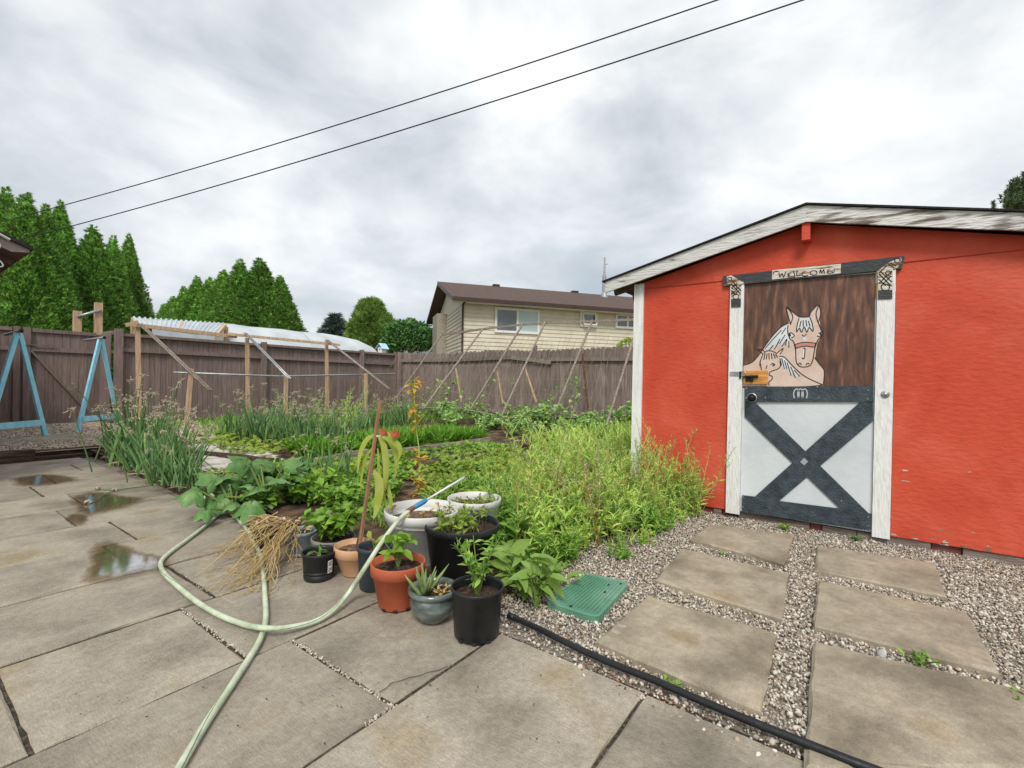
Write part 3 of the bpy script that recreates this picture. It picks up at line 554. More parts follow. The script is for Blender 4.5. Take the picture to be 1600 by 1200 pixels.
for side, blk, dark, rings, cr in (('l', [(165, 240), (195, 232), (290, 285), (268, 300), (265, 400), (196, 402), (196, 300), (166, 292)], [(196, 402), (265, 400), (265, 460), (196, 463)], [(185, 256, 14), (218, 318, 17), (230, 385, 22)],
        [[(195, 290), (265, 370)], [(205, 275), (268, 345)], [(265, 305), (196, 370)], [(240, 285), (200, 330)], [(262, 330), (205, 385)], [(196, 340), (232, 372)], [(215, 300), (262, 302)]]),
        ('r', [(1245, 205), (1330, 140), (1425, 98), (1425, 125), (1395, 180), (1362, 186), (1358, 335), (1256, 338), (1252, 225)], [(1256, 338), (1358, 335), (1358, 402), (1255, 405)], [(1395, 125, 20), (1330, 215, 20), (1308, 318, 30)],
        [[(1262, 222), (1352, 310)], [(1275, 205), (1355, 280)], [(1355, 200), (1262, 290)], [(1320, 160), (1262, 215)], [(1350, 235), (1275, 310)], [(1260, 260), (1310, 305)], [(1330, 150), (1372, 180)], [(1345, 145), (1385, 165)]])):
    g = Geo(); area(g, blk, HU-.0004); cb = g.build('corner_block', M['headw'], hd)
    g = Geo(); area(g, dark, HU-.0008); g.build('dark_block', M['slatew'], hd)
    g = Geo()
    for x, y, r_ in rings: cst(g, [(x+r_*math.cos(a), y+r_*.8*math.sin(a)) for a in np.linspace(0, 6.4, 12)], .0065, HU-.0016)
    for c_ in cr: stroke(g, c_, .007, HU-.0014)
    g.build('scroll_lines', M['inkpaint'], hd)
# door
DU = US-.006
door = thing('tmp', '', ''); bpy.data.objects.remove(door)
g = Geo(); g.box(DU, DU+.035, -.106, .783, .062, 1.983); door = g.build('door', M['panel'], shed)
g = Geo(); area(g, [(294, 292), (1238, 215), (1222, 1040), (278, 1045)], DU-.001); g.build('painted_background', M['mural'], door)
# mare and foal
g = Geo(); area(g, [(280, 1030), (286, 880), (350, 856), (400, 800), (440, 742), (500, 662), (560, 602), (612, 574), (606, 520), (595, 460), (630, 488), (685, 530), (760, 530), (775, 492), (825, 445), (842, 500), (836, 560), (838, 625), (858, 650), (840, 682), (818, 720), (806, 780), (802, 830), (840, 880), (868, 922), (864, 1012), (835, 1022), (700, 1035)], DU-.002)
g.build('mare_figure', M['skinpaint'], door)
g = Geo(); U3 = DU-.003
area(g, [(612, 580), (560, 606), (500, 666), (428, 762), (470, 772), (500, 742), (506, 768), (545, 725), (560, 745), (590, 712), (612, 752), (622, 690), (604, 640)], U3)
area(g, [(686, 540), (672, 590), (668, 640), (688, 612), (704, 642), (722, 602), (742, 642), (758, 606), (786, 636), (782, 585), (764, 535)], U3)
area(g, [(540, 815), (580, 826), (625, 880), (690, 948), (662, 972), (640, 930), (620, 960), (600, 905), (572, 905), (548, 858)], U3)
disc(g, 628, 665, 20, 14, U3); disc(g, 834, 658, 18, 12, U3); disc(g, 494, 875, 17, 9, U3)
area(g, [(708, 660), (722, 672), (738, 655), (734, 690), (724, 712), (712, 690)], U3); area(g, [(716, 762), (728, 760), (722, 830), (708, 826)], U3)
g.build('mane_and_eyes', M['manepaint'], door)
g = Geo(); area(g, [(655, 730), (720, 714), (806, 720), (800, 750), (725, 742), (662, 758)], U3-.0003); g.build('noseband', M['bandpaint'], door)
g = Geo(); U4 = DU-.0042; W = .0066
L_ = [[(286, 880), (350, 856), (400, 800), (440, 742), (500, 662), (560, 602), (612, 574)], [(625, 585), (606, 520), (595, 460), (630, 488), (685, 530)], [(625, 585), (640, 530), (622, 490), (597, 462)], [(685, 530), (722, 533), (760, 530)], [(760, 530), (775, 492), (825, 445), (842, 500), (830, 560)], [(826, 450), (808, 510), (822, 570)],
      [(822, 560), (835, 600), (858, 650)], [(606, 590), (604, 640), (620, 690), (645, 708), (660, 770), (665, 850), (685, 884), (722, 893), (765, 880), (785, 840), (798, 765), (820, 700), (850, 672)], [(655, 730), (720, 714), (806, 720)], [(662, 758), (725, 742), (800, 750)], [(655, 730), (662, 758)], [(806, 720), (800, 750)],
      [(798, 825), (840, 880), (868, 922), (862, 1012)], [(612, 650), (630, 646), (652, 668), (630, 682)], [(815, 668), (836, 672), (856, 655), (850, 640), (825, 652)], [(680, 872), (695, 864), (702, 878)], [(735, 878), (745, 866), (760, 870)],
      [(686, 540), (672, 590), (668, 640), (688, 612), (704, 642), (722, 602), (742, 642), (758, 606), (786, 636), (782, 585), (764, 535)], [(700, 560), (690, 605)], [(715, 555), (716, 600)], [(735, 555), (742, 600)], [(752, 560), (765, 600)],
      [(716, 762), (728, 760), (722, 830), (708, 826)], [(708, 660), (722, 672), (738, 655)], [(440, 760), (500, 690), (560, 625)], [(470, 770), (500, 735)], [(506, 765), (540, 710)], [(520, 745), (548, 690)], [(545, 725), (585, 660)], [(560, 745), (598, 690)], [(585, 735), (600, 695)], [(612, 752), (612, 705)], [(560, 655), (590, 610)],
      [(430, 800), (415, 790), (385, 765), (425, 770), (442, 795)], [(520, 800), (545, 775), (572, 760), (550, 800)], [(442, 780), (480, 775), (520, 790)], [(425, 800), (412, 835), (405, 858), (412, 900), (415, 915)], [(548, 850), (552, 880), (535, 905), (480, 926), (470, 950), (492, 960), (488, 985), (468, 1000), (470, 1025)],
      [(540, 815), (580, 822), (640, 885), (700, 940), (760, 978), (850, 1018)], [(440, 795), (432, 840)], [(455, 795), (450, 835)], [(468, 792), (470, 838)], [(485, 792), (492, 835)], [(500, 795), (515, 830)], [(515, 800), (532, 825)], [(548, 830), (560, 880)], [(560, 830), (580, 905)], [(580, 845), (598, 905)], [(600, 860), (628, 955)], [(625, 890), (660, 970)], [(650, 915), (690, 960)], [(480, 878), (494, 866), (512, 876), (494, 886)], [(455, 880), (448, 905)], [(405, 850), (402, 885)]]
for p_ in L_: cst(g, p_, W, U4, n=4)
disc(g, 618, 663, 9, 11, U4); disc(g, 842, 656, 8, 10, U4); disc(g, 498, 876, 5, 6, U4)
g.build('outline', M['inkpaint'], door)
# lower half: slate boards
def plank(pts, u, th, nm='brace_board'):
    g = Geo(); p = [ZBm(x, y, u) for x, y in pts]; g.ext(p, (th, 0, 0)); return g.build(nm, M['slate'], door)
plank([(238, 178), (300, 182), (990, 858), (985, 932), (895, 900), (238, 268)], DU-.010, .009)
plank([(915, 180), (990, 178), (990, 290), (430, 768), (290, 742)], DU-.013, .012)
bandb = plank([(238, 92), (992, 84), (992, 180), (238, 180)], DU-.016, .015, 'lock_board')
plank([(224, 728), (285, 735), (440, 762), (790, 806), (985, 838), (982, 934), (222, 826)], DU-.019, .018, 'kick_board')
g = Geo()
for cx_ in (540, 564, 588):
    cst(g, [(cx_-8, 158), (cx_-13, 150), (cx_-14, 125), (cx_-4, 106), (cx_+8, 106), (cx_+17, 125), (cx_+15, 150), (cx_+10, 158)], .0075, DU-.0172, fn=ZBm)
g.build('horseshoe_emblem', mat('silver_paint', '#b9bec2', rough=.45), door)
g = Geo(); area(g, [(587, 508), (610, 530), (587, 552), (563, 532)], DU-.0142, fn=ZBm); g.build('diamond_mark', mat('grey_paint', '#99a0a6', rough=.5), door)
g = Geo()
for x, y in ((248, 100), (960, 112), (958, 162), (246, 156), (232, 738), (228, 795), (962, 855), (664, 92), (672, 155), (360, 155), (805, 760), (965, 905)): disc(g, x, y, 4.5, 4.5, DU-.0202, fn=ZBm, n=10)
tag(g.build('nail_heads', M['steel'], door), kind='stuff')
# knob, latch block, bolt, hasp and hinge
kc = ZBm(280, 156, DU-.016)
def knob(c, prof, m, parent, nm):
    g = Geo(); g.lathe([(r_, z_) for r_, z_ in prof], 20, (0, 0, 0), cap0=True, cap1=True); V = g.V[-1]; V[:] = np.stack([c[0]-V[:, 2], c[1]+V[:, 0], c[2]+V[:, 1]], 1); return g.build(nm, m, parent, smooth=True)
kb = knob(kc, [(.034, 0), (.034, .006), (.018, .008), (.014, .03), (.024, .036), (.026, .05), (.018, .058), (.001, .060)], M['iron'], door, 'door_knob')
knob(kc, [(.040, -.002), (.040, .004), (.034, .0045)], M['steel'], kb, 'rose_plate')
rc = ZBm(1062, 136, US-.027); knob(rc, [(.026, 0), (.026, .004), (.020, .010), (.014, .008), (.008, .014), (.001, .015)], M['steel'], shed, 'round_boss')
g = Geo(); g.ext([ZA(288, 920, DU-.022), ZA(458, 918, DU-.022), ZA(458, 1015, DU-.022), ZA(286, 1012, DU-.022)], (.020, 0, 0)); lb = g.build('latch_block', M['pine'], door)
g = Geo(); a, b = ZA(292, 962, DU-.034), ZA(390, 960, DU-.034); g.tube([a, b], .010, 8); c1, c2 = ZA(300, 985, DU-.026), ZA(355, 985, DU-.026); g.beam(c1, c2, .010, .03); g.beam(ZA(345, 955, DU-.036), ZA(345, 1000, DU-.036), .012, .012, up=(1, 0, 0)); g.build('slide_bolt', M['iron'], lb)
g = Geo(); a, b = ZA(188, 940, US-.030), ZA(290, 942, US-.030); g.beam(a, b, .006, .034); g.tube(bez([ZA(270, 925, US-.045), ZA(296, 930, US-.05), ZA(298, 952, US-.05), ZA(268, 958, US-.045)], 6), .004, 6); g.build('hasp', M['steel'], shed)
g = Geo(); g.box(US-.036, US-.027, .792, .806, ZA(250, 975)[2], ZA(250, 925)[2]); g.build('staple', M['iron'], shed)
g = Geo(); hz = ZA(1245, 345)[2]; g.tube([(US-.014, -.104, hz-.05), (US-.014, -.104, hz+.06)], .007, 8); g.build('hinge', mat('brass', ['#8a743f', '#b39a5c'], rough=.4, metal=.7), shed)
# ================================================================ tan house behind the fence
Rt = CM[0].copy(); Rt[2] = 0; Rt = nrm(Rt); Fw = CM[2].copy(); Fw[2] = 0; Fw = nrm(Fw)
HO = Rt*(-2.27) + Fw*21.6; HO[2] = 0; A_ = nrm(Rt*.956 + Fw*.295); B_ = nrm(np.cross([0, 0, 1], A_))
if np.dot(B_, Fw) < 0: B_ = -B_
hang = math.atan2(A_[1], A_[0])
M['siding'] = mat('tan_siding', ['#c2b9a3', '#cbc3b0', '#d2cbba'], scale=2, rough=.7, rnd=.02)
M['shingle'] = mat('brown_shingles', ['#43352f', '#594943', '#695852'], scale=9, rough=.95, bump=.5, bscale=30, stretch=(1, 3, 3), det=9)
M['brown'] = mat('brown_metal', ['#3a2a24', '#4a3730'], scale=4, rough=.5)
M['wtrim'] = mat('white_vinyl', ['#d7d5cd', '#e2e0da'], scale=4, rough=.5)
M['glass'] = mat('window_glass', ['#3c464b', '#5b676c'], scale=.8, rough=.06, spec=.8)
M['curtain'] = mat('window_blind', ['#8fa8a6', '#b2c4c1'], scale=1.2, rough=.25, stretch=(.3, .3, 2), spec=.6)
M['brick'] = mat('grey_brick', ['#7d776c', '#a09a8c', '#8f887a'], scale=12, rough=.9, bump=.5)
house = bpy.data.objects.new('house', None); COL.objects.link(house); house.location = tuple(HO); house.rotation_euler = (0, 0, hang)
tag(house, 'tan sided house with a brown shingle roof rising above the back fence', 'house')
def hl(x, y, b=0.):                                              # pixel -> house front plane (a, z)
    p = Pp(x, y, HO + B_*b, B_) - HO; return float(np.dot(p, A_)), float(p[2])
ez = hl(712, 468)[1]-.12; WL = 13.5
def hb(nm, g, m, parent=house): return g.build(nm, m, parent, off=(0, 0, 0))
g = Geo(); z = 0.0; V = []; F = []; k = 0
while z < ez-.02:                                                # lapped boards, front and left side
    z1 = min(z+.185, ez)
    for (p0, p1, n_) in (((0, 0), (WL, 0), (0, -1)), ((0, 8.5), (0, 0), (-1, 0))):
        o0, o1 = .034, .004
        q = [(p0[0]+n_[0]*o0, p0[1]+n_[1]*o0, z), (p1[0]+n_[0]*o0, p1[1]+n_[1]*o0, z), (p1[0]+n_[0]*o1, p1[1]+n_[1]*o1, z1), (p0[0]+n_[0]*o1, p0[1]+n_[1]*o1, z1),
             (p0[0], p0[1], z), (p1[0], p1[1], z)]
        b = len(V); V += q; F += [(b, b+1, b+2, b+3), (b+4, b+5, b+1, b)]
    z = z1
g.add(V, F); hb('siding', g, M['siding'])
g = Geo(); g.box(.03, WL, .03, 8.5, 0, ez); hb('wall', g, M['siding'])
RB = 4.25; rz = ez + 1.6
g = Geo(); e0, e1 = -.6, WL+.6; oe = -.6
ezz = ez - oe*0 + .02
def roofpart(s):
    b0, b1 = (oe, RB) if s > 0 else (8.5+.6, RB)
    return [(e0, b0, ezz-.02), (e0, b1, rz), (e0, b1, rz+.16), (e0, b0, ezz+.14)]
for s in (1, -1): g.ext(roofpart(s), (e1-e0, 0, 0))
roof = hb('roof', g, M['shingle'])
g = Geo(); g.ext([(0.0, .05, ez), (0, RB, rz-.06), (0, 8.45, ez)], (.1, 0, 0)); hb('gable_wall', g, M['siding'])
g = Geo(); g.box(e0-.02, e1, oe-.13, oe-.01, ezz-.06, ezz+.10); hb('gutter', g, M['brown'])
g = Geo(); g.ext([(e0-.03, oe, ezz-.06), (e0-.03, RB, rz-.04), (e0-.03, RB, rz+.17), (e0-.03, oe, ezz+.15)], (.03, 0, 0)); hb('rake_board', g, M['brown'])
g = Geo(); g.box(e0+.02, e1-.02, oe+.02, -.03, ezz-.05, ezz-.03); hb('soffit', g, M['wtrim'])
g = Geo(); g.tube([(-.05, -.06, .2), (-.05, -.06, ez-.1), (-.02, -.45, ez)], .05, 6); hb('downspout', g, M['brown'])
g = Geo(); g.box(-.55, -.02, 4.6, 6.4, 0, ez+.1); hb('chimney_breast', g, M['brick'])
for px_ in (775, 898):
    a, zz = hl(px_, 438, RB); g = Geo(); g.box(a-.18, a+.18, RB-.18, RB+.18, rz+.1, rz+.24); hb('roof_vent', g, M['brown'], roof)
a, zz = hl(944, 447, RB*.8); z0 = ezz+.14+(rz-ezz)*.8; g = Geo(); zt = hl(944, 402, RB*.8)[1]
g.lathe([(.26, z0-.2), (.16, z0+.25), (.115, z0+.3), (.115, z0+(zt-z0)*.55), (.07, z0+(zt-z0)*.56), (.04, zt-.1), (.04, zt)], 12, (a, RB*.8, 0)); g.beam((a, RB*.8, zt-.45), (a+.22, RB*.8, zt-.35), .04, .04); hb('flue_pipe', g, mat('galvanised', ['#8e9396', '#b3b7b9'], scale=10, rough=.4, metal=.6), roof)
def window(x0, y0, x1, y1, kind):
    a0, z1 = hl(x0, y0); a1, z0 = hl(x1, y1); g = Geo(); w_ = .11
    for q in ((a0, a1, z0, z0+w_), (a0, a1, z1-w_, z1), (a0, a0+w_, z0+w_, z1-w_), (a1-w_, a1, z0+w_, z1-w_)): g.box(q[0], q[1], -.09, -.032, q[2], q[3])
    fr = hb('window', g, M['wtrim'])
    if kind == 'slider':
        m = (a0+a1)/2; g = Geo(); g.box(m-.05, m+.05, -.085, -.04, z0+w_, z1-w_); hb('mullion', g, M['wtrim'], fr)
        g = Geo(); g.box(a0+w_, m-.05, -.06, -.034, z0+w_, z1-w_); hb('pane', g, M['glass'], fr); g = Geo(); g.box(m+.05, a1-w_, -.055, -.034, z0+w_, z1-w_); hb('pane', g, M['curtain'], fr)
    elif kind == 'awning':
        g = Geo(); g.box(a0+w_, a1-w_, -.06, -.034, z0+w_, z1-w_); hb('pane', g, M['glass'], fr)
        g = Geo(); i0, i1, j0, j1 = a0+w_+.02, a1-w_-.02, z0+w_, z1-w_-.02
        for p_, q_ in (((i0, -.09, j1), (i0, -.26, j0)), ((i1, -.09, j1), (i1, -.26, j0)), ((i0, -.26, j0), (i1, -.26, j0)), ((i0, -.09, j1), (i1, -.09, j1))): g.beam(p_, q_, .06, .06)
        sa = hb('open_sash', g, M['wtrim'], fr)
    else:
        m = (a0+a1)/2; g = Geo(); g.box(m-.05, m+.05, -.085, -.04, z0+w_, z1-w_); hb('mullion', g, M['wtrim'], fr)
        for i0, i1 in ((a0+w_, m-.05), (m+.05, a1-w_)):
            g = Geo(); g.box(i0, i1, -.06, -.034, z0+w_, z1-w_); hb('pane', g, M['glass'], fr)
window(773, 480, 842, 523, 'slider'); window(906, 486, 932, 512, 'awning'); window(961, 490, 998, 515, 'pair')
a0, zt = hl(766, 470); a1, zb = hl(846, 481); g = Geo()                 # fretwork valance above the big window
g.box(a0, a1, -.16, -.12, zt-.06, zt); g.box(a0, a1, -.16, -.12, zb-.02, zb+.03)
for k in range(13): x_ = a0+(a1-a0)*(k+.5)/13; g.box(x_-.035, x_+.035, -.15, -.125, zb+.03, zt-.06)
hb('window_valance', g, mat('aged_trim', ['#7c6c56', '#a08f77'], rough=.8), )
for x_, d in ((a0-.1, -1), (a1+.1, 1)):
    g = Geo(); g.box(x_-.1, x_+.1, -.2, -.03, zb+.02, zb+.18); g.tube([(x_, -.2, zb+.1), (x_+d*.12, -.35, zb)], [.05, .08], 8); hb('flood_light', g, M['wtrim'])
# ================================================================ grey roofed house far off
GO = Pd(620, 600, 48); GO[2] = 0
gh = bpy.data.objects.new('far_house', None); COL.objects.link(gh); gh.location = tuple(GO); gh.rotation_euler = (0, 0, math.atan2(Rt[1], Rt[0]))
tag(gh, 'distant house with a plain grey roof between the trees', 'house')
g = Geo(); g.box(-4, 5, 0, 8, 0, 3.1); g.build('wall', mat('far_wall', ['#9aa0a5', '#b4b8bb'], rough=.9), gh, off=(0, 0, 0))
g = Geo(); zt = 5.85
v = [(-4.6, -.6, 3.0), (5.6, -.6, 3.0), (5.6, 8.6, 3.0), (-4.6, 8.6, 3.0), (-2.9, 3.6, zt), (4.6, 3.6, zt)]
g.add(v, [(0, 1, 5, 4), (2, 3, 4, 5), (3, 0, 4), (1, 2, 5), (3, 2, 1, 0)]); g.build('roof', mat('grey_shingles', ['#5d646c', '#747b83'], scale=3, rough=.95), gh, off=(0, 0, 0))
for k in (-2.5, 2.5):
    g = Geo(); g.box(k-.6, k+.6, -.04, -.005, 1.0, 2.2); f_ = g.build('window', M['wtrim'], gh, off=(0, 0, 0)); g = Geo(); g.box(k-.5, k+.5, -.06, -.042, 1.1, 2.1); g.build('pane', M['glass'], f_, off=(0, 0, 0))
# ================================================================ eave corner of the house on the left
C0 = Pd(52, 391, 4.6); sl_ = .42
ev = thing('house_eave', 'dark roof corner of the neighbouring house poking in at the left edge', 'house', (C0[0]-.5, C0[1]+.4, 0))
def E_(du, dv, dz=0.): return C0 + np.array([-du, dv, du*sl_ + dz])
g = Geo(); g.ext([E_(0, 0), E_(3.2, 0), E_(3.2, 0, .035), E_(0, 0, .035)], (0, 7, 0)); g.build('roof_deck', M['roofing'], ev)
g = Geo(); g.ext([E_(.02, .03, -.004), E_(3.2, .03, -.004), E_(3.2, .03, -.11), E_(.14, .03, -.10), E_(.02, .03, -.03)], (0, .025, 0)); g.build('rake_board', mat('grey_brown_board', ['#7a6f68', '#8f857e'], scale=5, rough=.8), ev)
g = Geo(); g.ext([E_(.02, .06, -.008), E_(3.2, .06, -.008), E_(3.2, .06, -.03), E_(.02, .06, -.03)], (0, 6.9, 0)); g.build('soffit_boards', M['dkwood'], ev)
for k in range(9):
    g = Geo(); p = E_(.06, .6+k*.6, -.07); q = E_(3.0, .6+k*.6, -.07); g.beam(p, q, .04, .08); g.build('rafter', M['dkwood'], ev)
g = Geo(); w0 = E_(.55, .35, 0); g.box(w0[0]-2.5, w0[0], w0[1], w0[1]+6.4, -.1, w0[2]-.03); g.build('wall', mat('brown_brick_wall', ['#6e4234', '#8a5947'], scale=8, rough=.9), ev)
g = Geo(); g.tube(bez([E_(.30, .0, -.02), E_(.22, -.01, -.10), E_(.26, 0, -.2), E_(.20, 0, -.28), E_(.34, .02, -.36)], 8), .006, 6); g.tube(bez([E_(.6, -.02, 0), E_(.3, -.03, .0), E_(.16, -.02, -.01)], 6), .012, 6); g.build('service_cable', mat('white_cable', '#b9b7b2', rough=.6), ev)
# ================================================================ blue A-frames
M['blue'] = mat('sky_blue_paint', ['#7cc3de', '#8fcfe6', '#a6d9ea'], scale=5, rough=.55, bump=.2, bscale=20, stretch=(3, 3, 1))
M['newwood'] = mat('bare_timber', ['#a98a6c', '#c0a283', '#d0b699'], scale=5, rough=.8, bump=.3, bscale=14, stretch=(7, 7, .7), rnd=.1)
M['oldwood'] = mat('grey_lath', ['#6f645a', '#8b8075', '#a2978b'], scale=5, rough=.85, bump=.3, bscale=14, stretch=(5, 5, 5), rnd=.12)
M['galv'] = mat('galvanised_pipe', ['#8b8f92', '#b0b4b6'], scale=12, rough=.4, metal=.55)
M['rebar'] = mat('rusty_stake', ['#55382c', '#7b5340'], scale=20, rough=.8)
def aframe(fl_, fr__, apex, lab):
    th_ = thing('a_frame', lab, 'frame', (fl_+fr__)/2, 'blue A-frames by the gate')
    up = nrm(np.cross(fr__-fl_, apex-fl_))
    for f_ in (fl_, fr__):
        g = Geo(); g.beam(f_, apex + nrm(apex-f_)*.03 + (f_-apex)*.01, .045, .085, up=up) if False else g.beam(f_, apex + (f_-(fl_+fr__)/2)*.045, .034, .07, up=np.cross(nrm(apex-f_), up)); g.build('leg', M['blue'], th_)
    t_ = .14; a = fl_ + (apex-fl_)*t_; b = fr__ + (apex-fr__)*t_; g = Geo(); g.beam(a + up*.03, b + up*.03, .09, .035, up=up); g.build('crossbar', M['blue'], th_)
    d = np.array([0, 1., 0]); g = Geo(); g.tube([apex + [0, 0, .03] - d*.22, apex + [0, 0, .03] + d*1.1], .024, 10); g.build('pipe', M['galv'], th_, smooth=True)
    g = Geo(); g.tube([apex + [0, 0, .03] - d*.235, apex + [0, 0, .03] - d*.221], .026, 10); g.build('pipe_cap', M['iron'], th_)
f2l, f2r = Pz(121, 676, .1), Pz(186, 668, .1); m2 = (f2l+f2r)/2; d2 = proj(m2)[2]; ap2 = np.array([m2[0], m2[1], Pd(158, 531, d2)[2]])
f1r = Pz(71, 681, .1); f1l = f1r - (f2r-f2l)*1.02; m1 = (f1l+f1r)/2; ap1 = np.array([m1[0], m1[1], Pd(27, 521, proj(m1)[2])[2]])
aframe(f1l, f1r, ap1, 'light blue A-frame with a pipe on top, cut off by the left edge'); aframe(f2l, f2r, ap2, 'light blue A-frame with a pipe on top, standing beside the onions')
# flat concrete pads under them on the gravel
g = Geo(); g.box(.6, 2.0, 9.75, 10.5, .09, .115, ch=.005); tag(g.build('concrete_pad', M['slab']), 'flat grey pad in the gravel by the blue frame at the left edge', 'slab')
# ================================================================ posts of a frame beyond the fence
pf = thing('post_frame', 'two raw wooden posts joined by a pipe rising behind the gate', 'post', Pv(137, 560, 13.6)*[1, 1, 0])
pa, pb = Pv(121, 486, 13.6), Pv(154, 473, 13.6)
g = Geo(); g.box(pa[0]-.065, pa[0]+.065, 13.55, 13.66, 0, pa[2]); g.build('post', M['newwood'], pf); g = Geo(); g.box(pb[0]-.065, pb[0]+.065, 13.55, 13.66, 0, pb[2]); g.build('post', M['newwood'], pf)
g = Geo(); g.tube([Pv(121, 495, 13.52), Pv(158, 484, 13.52)], .03, 8); g.build('pipe', M['galv'], pf, smooth=True)
# ================================================================ left trellis: posts, leaning poles, rails
VT, VS = 11.1, 9.35
tl = thing('garden_trellis', 'open trellis of raw posts with poles leaning down before the panel fence', 'trellis', (5.5, 10.2, .1))
for (xt, yt, xb) in ((215, 505, 218), (386, 528, 388), (510, 532, 512)):
    p = Pv(xt, yt, VT); q = Pv(xb, 640, VT); q[2] = .0; g = Geo(); g.beam(q, p, .066, .066, up=(0, 1, 0)); g.build('post', M['newwood'], tl)
for (xt, yt, xb) in ((299, 576, 289), (447, 588, 445), (572, 583, 570)):
    p = Pv(xt, yt, VS); q = Pv(xb, 690, VS); t_ = (p[2]-.02)/(p[2]-q[2]); q = p + (q-p)*t_; g = Geo(); g.beam(q, p, .06, .06, up=(0, 1, 0)); g.build('stake', M['newwood'], tl)
for (a, b, r_) in (((219, 506), (329, 610), .019), ((383, 520), (453, 592), .018), ((511, 531), (609, 608), .019)):
    p = Pv(*a, VT-.08); q = Pv(*b, VS-.75); 
    # end point lies beyond the stakes on the way down
    for dx_ in (-.022, .022):
        g = Geo(); g.tube([p + [dx_, 0, 0], q + [dx_, 0, 0]], r_*.8, 8); g.build('leaning_pole', M['galv'] if a[0] == 383 else M['oldwood'], tl, smooth=True)
g = Geo(); g.beam(Pv(204, 507, VT-.06), Pv(370, 526, VT-.06), .035, .07); g.build('top_rail', M['newwood'], tl)
g = Geo(); g.beam(Pv(356, 522, VT-.10), Pv(531, 539, VT-.10), .035, .06); g.build('top_rail', M['newwood'], tl)
g = Geo(); g.tube([Pv(271, 582, VS+.06), Pv(440, 588, VS+.06), Pv(618, 584, VS+.06)], .018, 8); g.build('pipe_rail', M['galv'], tl, smooth=True)
g = Geo(); g.beam((3.9, 8.8, .42), (7.8, 8.7, .40), .03, .06); g.build('low_rail', M['oldwood'], tl)
for x_ in (4.0, 5.9, 7.6):
    g = Geo(); g.box(x_-.035, x_+.035, 8.72, 8.79, 0, .40); g.build('low_post', M['oldwood'], tl)
# ================================================================ right trellis leaning from the dog-eared fence
UT = 10.05
tr_ = thing('bean_trellis', 'leaning bean trellis of grey laths tied to a rail above the dog-eared fence', 'trellis', (9.3, 7.5, .1))
tops = [(691, 523), (755, 514), (818, 507), (852, 505), (926, 502), (1000, 499)]
TP = [Pu(x_, y_, UT) for x_, y_ in tops]
for a, b in zip(TP[:-1], TP[1:]):
    g = Geo(); g.beam(a, b, .04, .055); g.build('top_rail', M['oldwood'], tr_)
def lath(a, b, w_=.042, m=M['oldwood'], nm='lath', ub=8.5):
    p = Pu(*a, UT-.05); q = Pu(*b, ub); g = Geo(); g.beam(q, p, w_, .028, up=(1, 0, 0)); g.build(nm, m, tr_)
for a, b in (((690, 523), (612, 632)), ((755, 513), (661, 640)), ((817, 506), (735, 640)), ((852, 503), (783, 652)), ((926, 500), (858, 668)), ((1000, 497), (940, 690))): lath(a, b)
for a, b, u_ in (((711, 570), (721, 628), 9.3), ((776, 575), (786, 632), 9.3), ((820, 574), (838, 628), 9.3), ((895, 575), (880, 620), 9.6)):
    g = Geo(); g.beam(Pu(*b, u_), Pu(*a, u_), .03, .03); g.build('prop_stick', M['newwood'], tr_)
g = Geo(); g.tube([Pu(910, 552, 10.2), Pu(916, 610, 10.2), Pu(922, 668, 10.2)], .03, 6); g.build('rusty_stake', M['rebar'], tr_)
g = Geo(); g.tube(bez([Pu(625, 640, 8.45), Pu(700, 637, 8.45), Pu(782, 650, 8.45), Pu(870, 664, 8.45)], 5), .016, 6); g.build('bottom_rail', M['oldwood'], tr_)
g = Geo(); r = np.random.default_rng(5)                          # strings and dry tendrils of the net
for k in range(46):
    y_ = 4.4 + 7.3*k/46; t0 = r.uniform(0, .1); p = np.array([UT-.05, y_, 2.3 if y_ < 9 else 2.2]); q = np.array([8.55, y_+r.normal(0, .1), .3])
    pts = [p + (q-p)*t_ + r.normal(0, .02, 3) for t_ in np.linspace(t0, 1, 9)]; g.tube(pts, .0035, 3, cap=False)
for k in range(5):
    z_ = .2+.18*k; pts = [np.array([UT-.05 - 1.5*z_, y_, 2.3-2.0*z_]) + r.normal(0, .02, 3) for y_ in np.linspace(4.4, 11.5, 26)]; g.tube(pts, .003, 3, cap=False)
tag(g.build('net_strings', mat('twine', ['#8d8069', '#a89b83'], rough=.9), tr_), kind='stuff')
# ================================================================ corrugated lean-to and plastic tunnel beyond the fence
M['corr'] = mat('corrugated_plastic', ['#aab3b9', '#bcc4c9', '#c8cfd3'], scale=3, rough=.35, spec=.5)
M['film'] = mat('white_film', ['#a9b1b6', '#b9c0c4', '#c6cccf'], scale=1.6, rough=.4, bump=.5, bscale=2.5, bdist=.05)
ln = thing('lean_to', 'lean-to with a white corrugated roof behind the panel fence', 'shelter', (4.6, 13.4, 0))
q00, q10 = Pv(214, 507, 12.9), Pv(335, 522, 12.9); q01, q11 = Pv(207, 495, 13.9), Pv(352, 505, 13.9); g = Geo(); nu = 120
V = []
for i in range(nu+1):
    t_ = i/nu; z_ = .022*math.sin(t_*nu*math.pi/3.2)
    for c_ in (q00*(1-t_)+q10*t_, q01*(1-t_)+q11*t_): V.append(c_ + [0, 0, z_])
g.add(V, [(2*i, 2*i+2, 2*i+3, 2*i+1) for i in range(nu)]); g.build('corrugated_roof', M['corr'], ln)
g = Geo(); a, b = Pv(238, 514, 12.75), Pv(335, 526, 12.75); g.ext([a, b, b-[0, 0, .13], a-[0, 0, .13]], (0, .02, 0)); g.build('skirt_panel', M['corr'], ln)
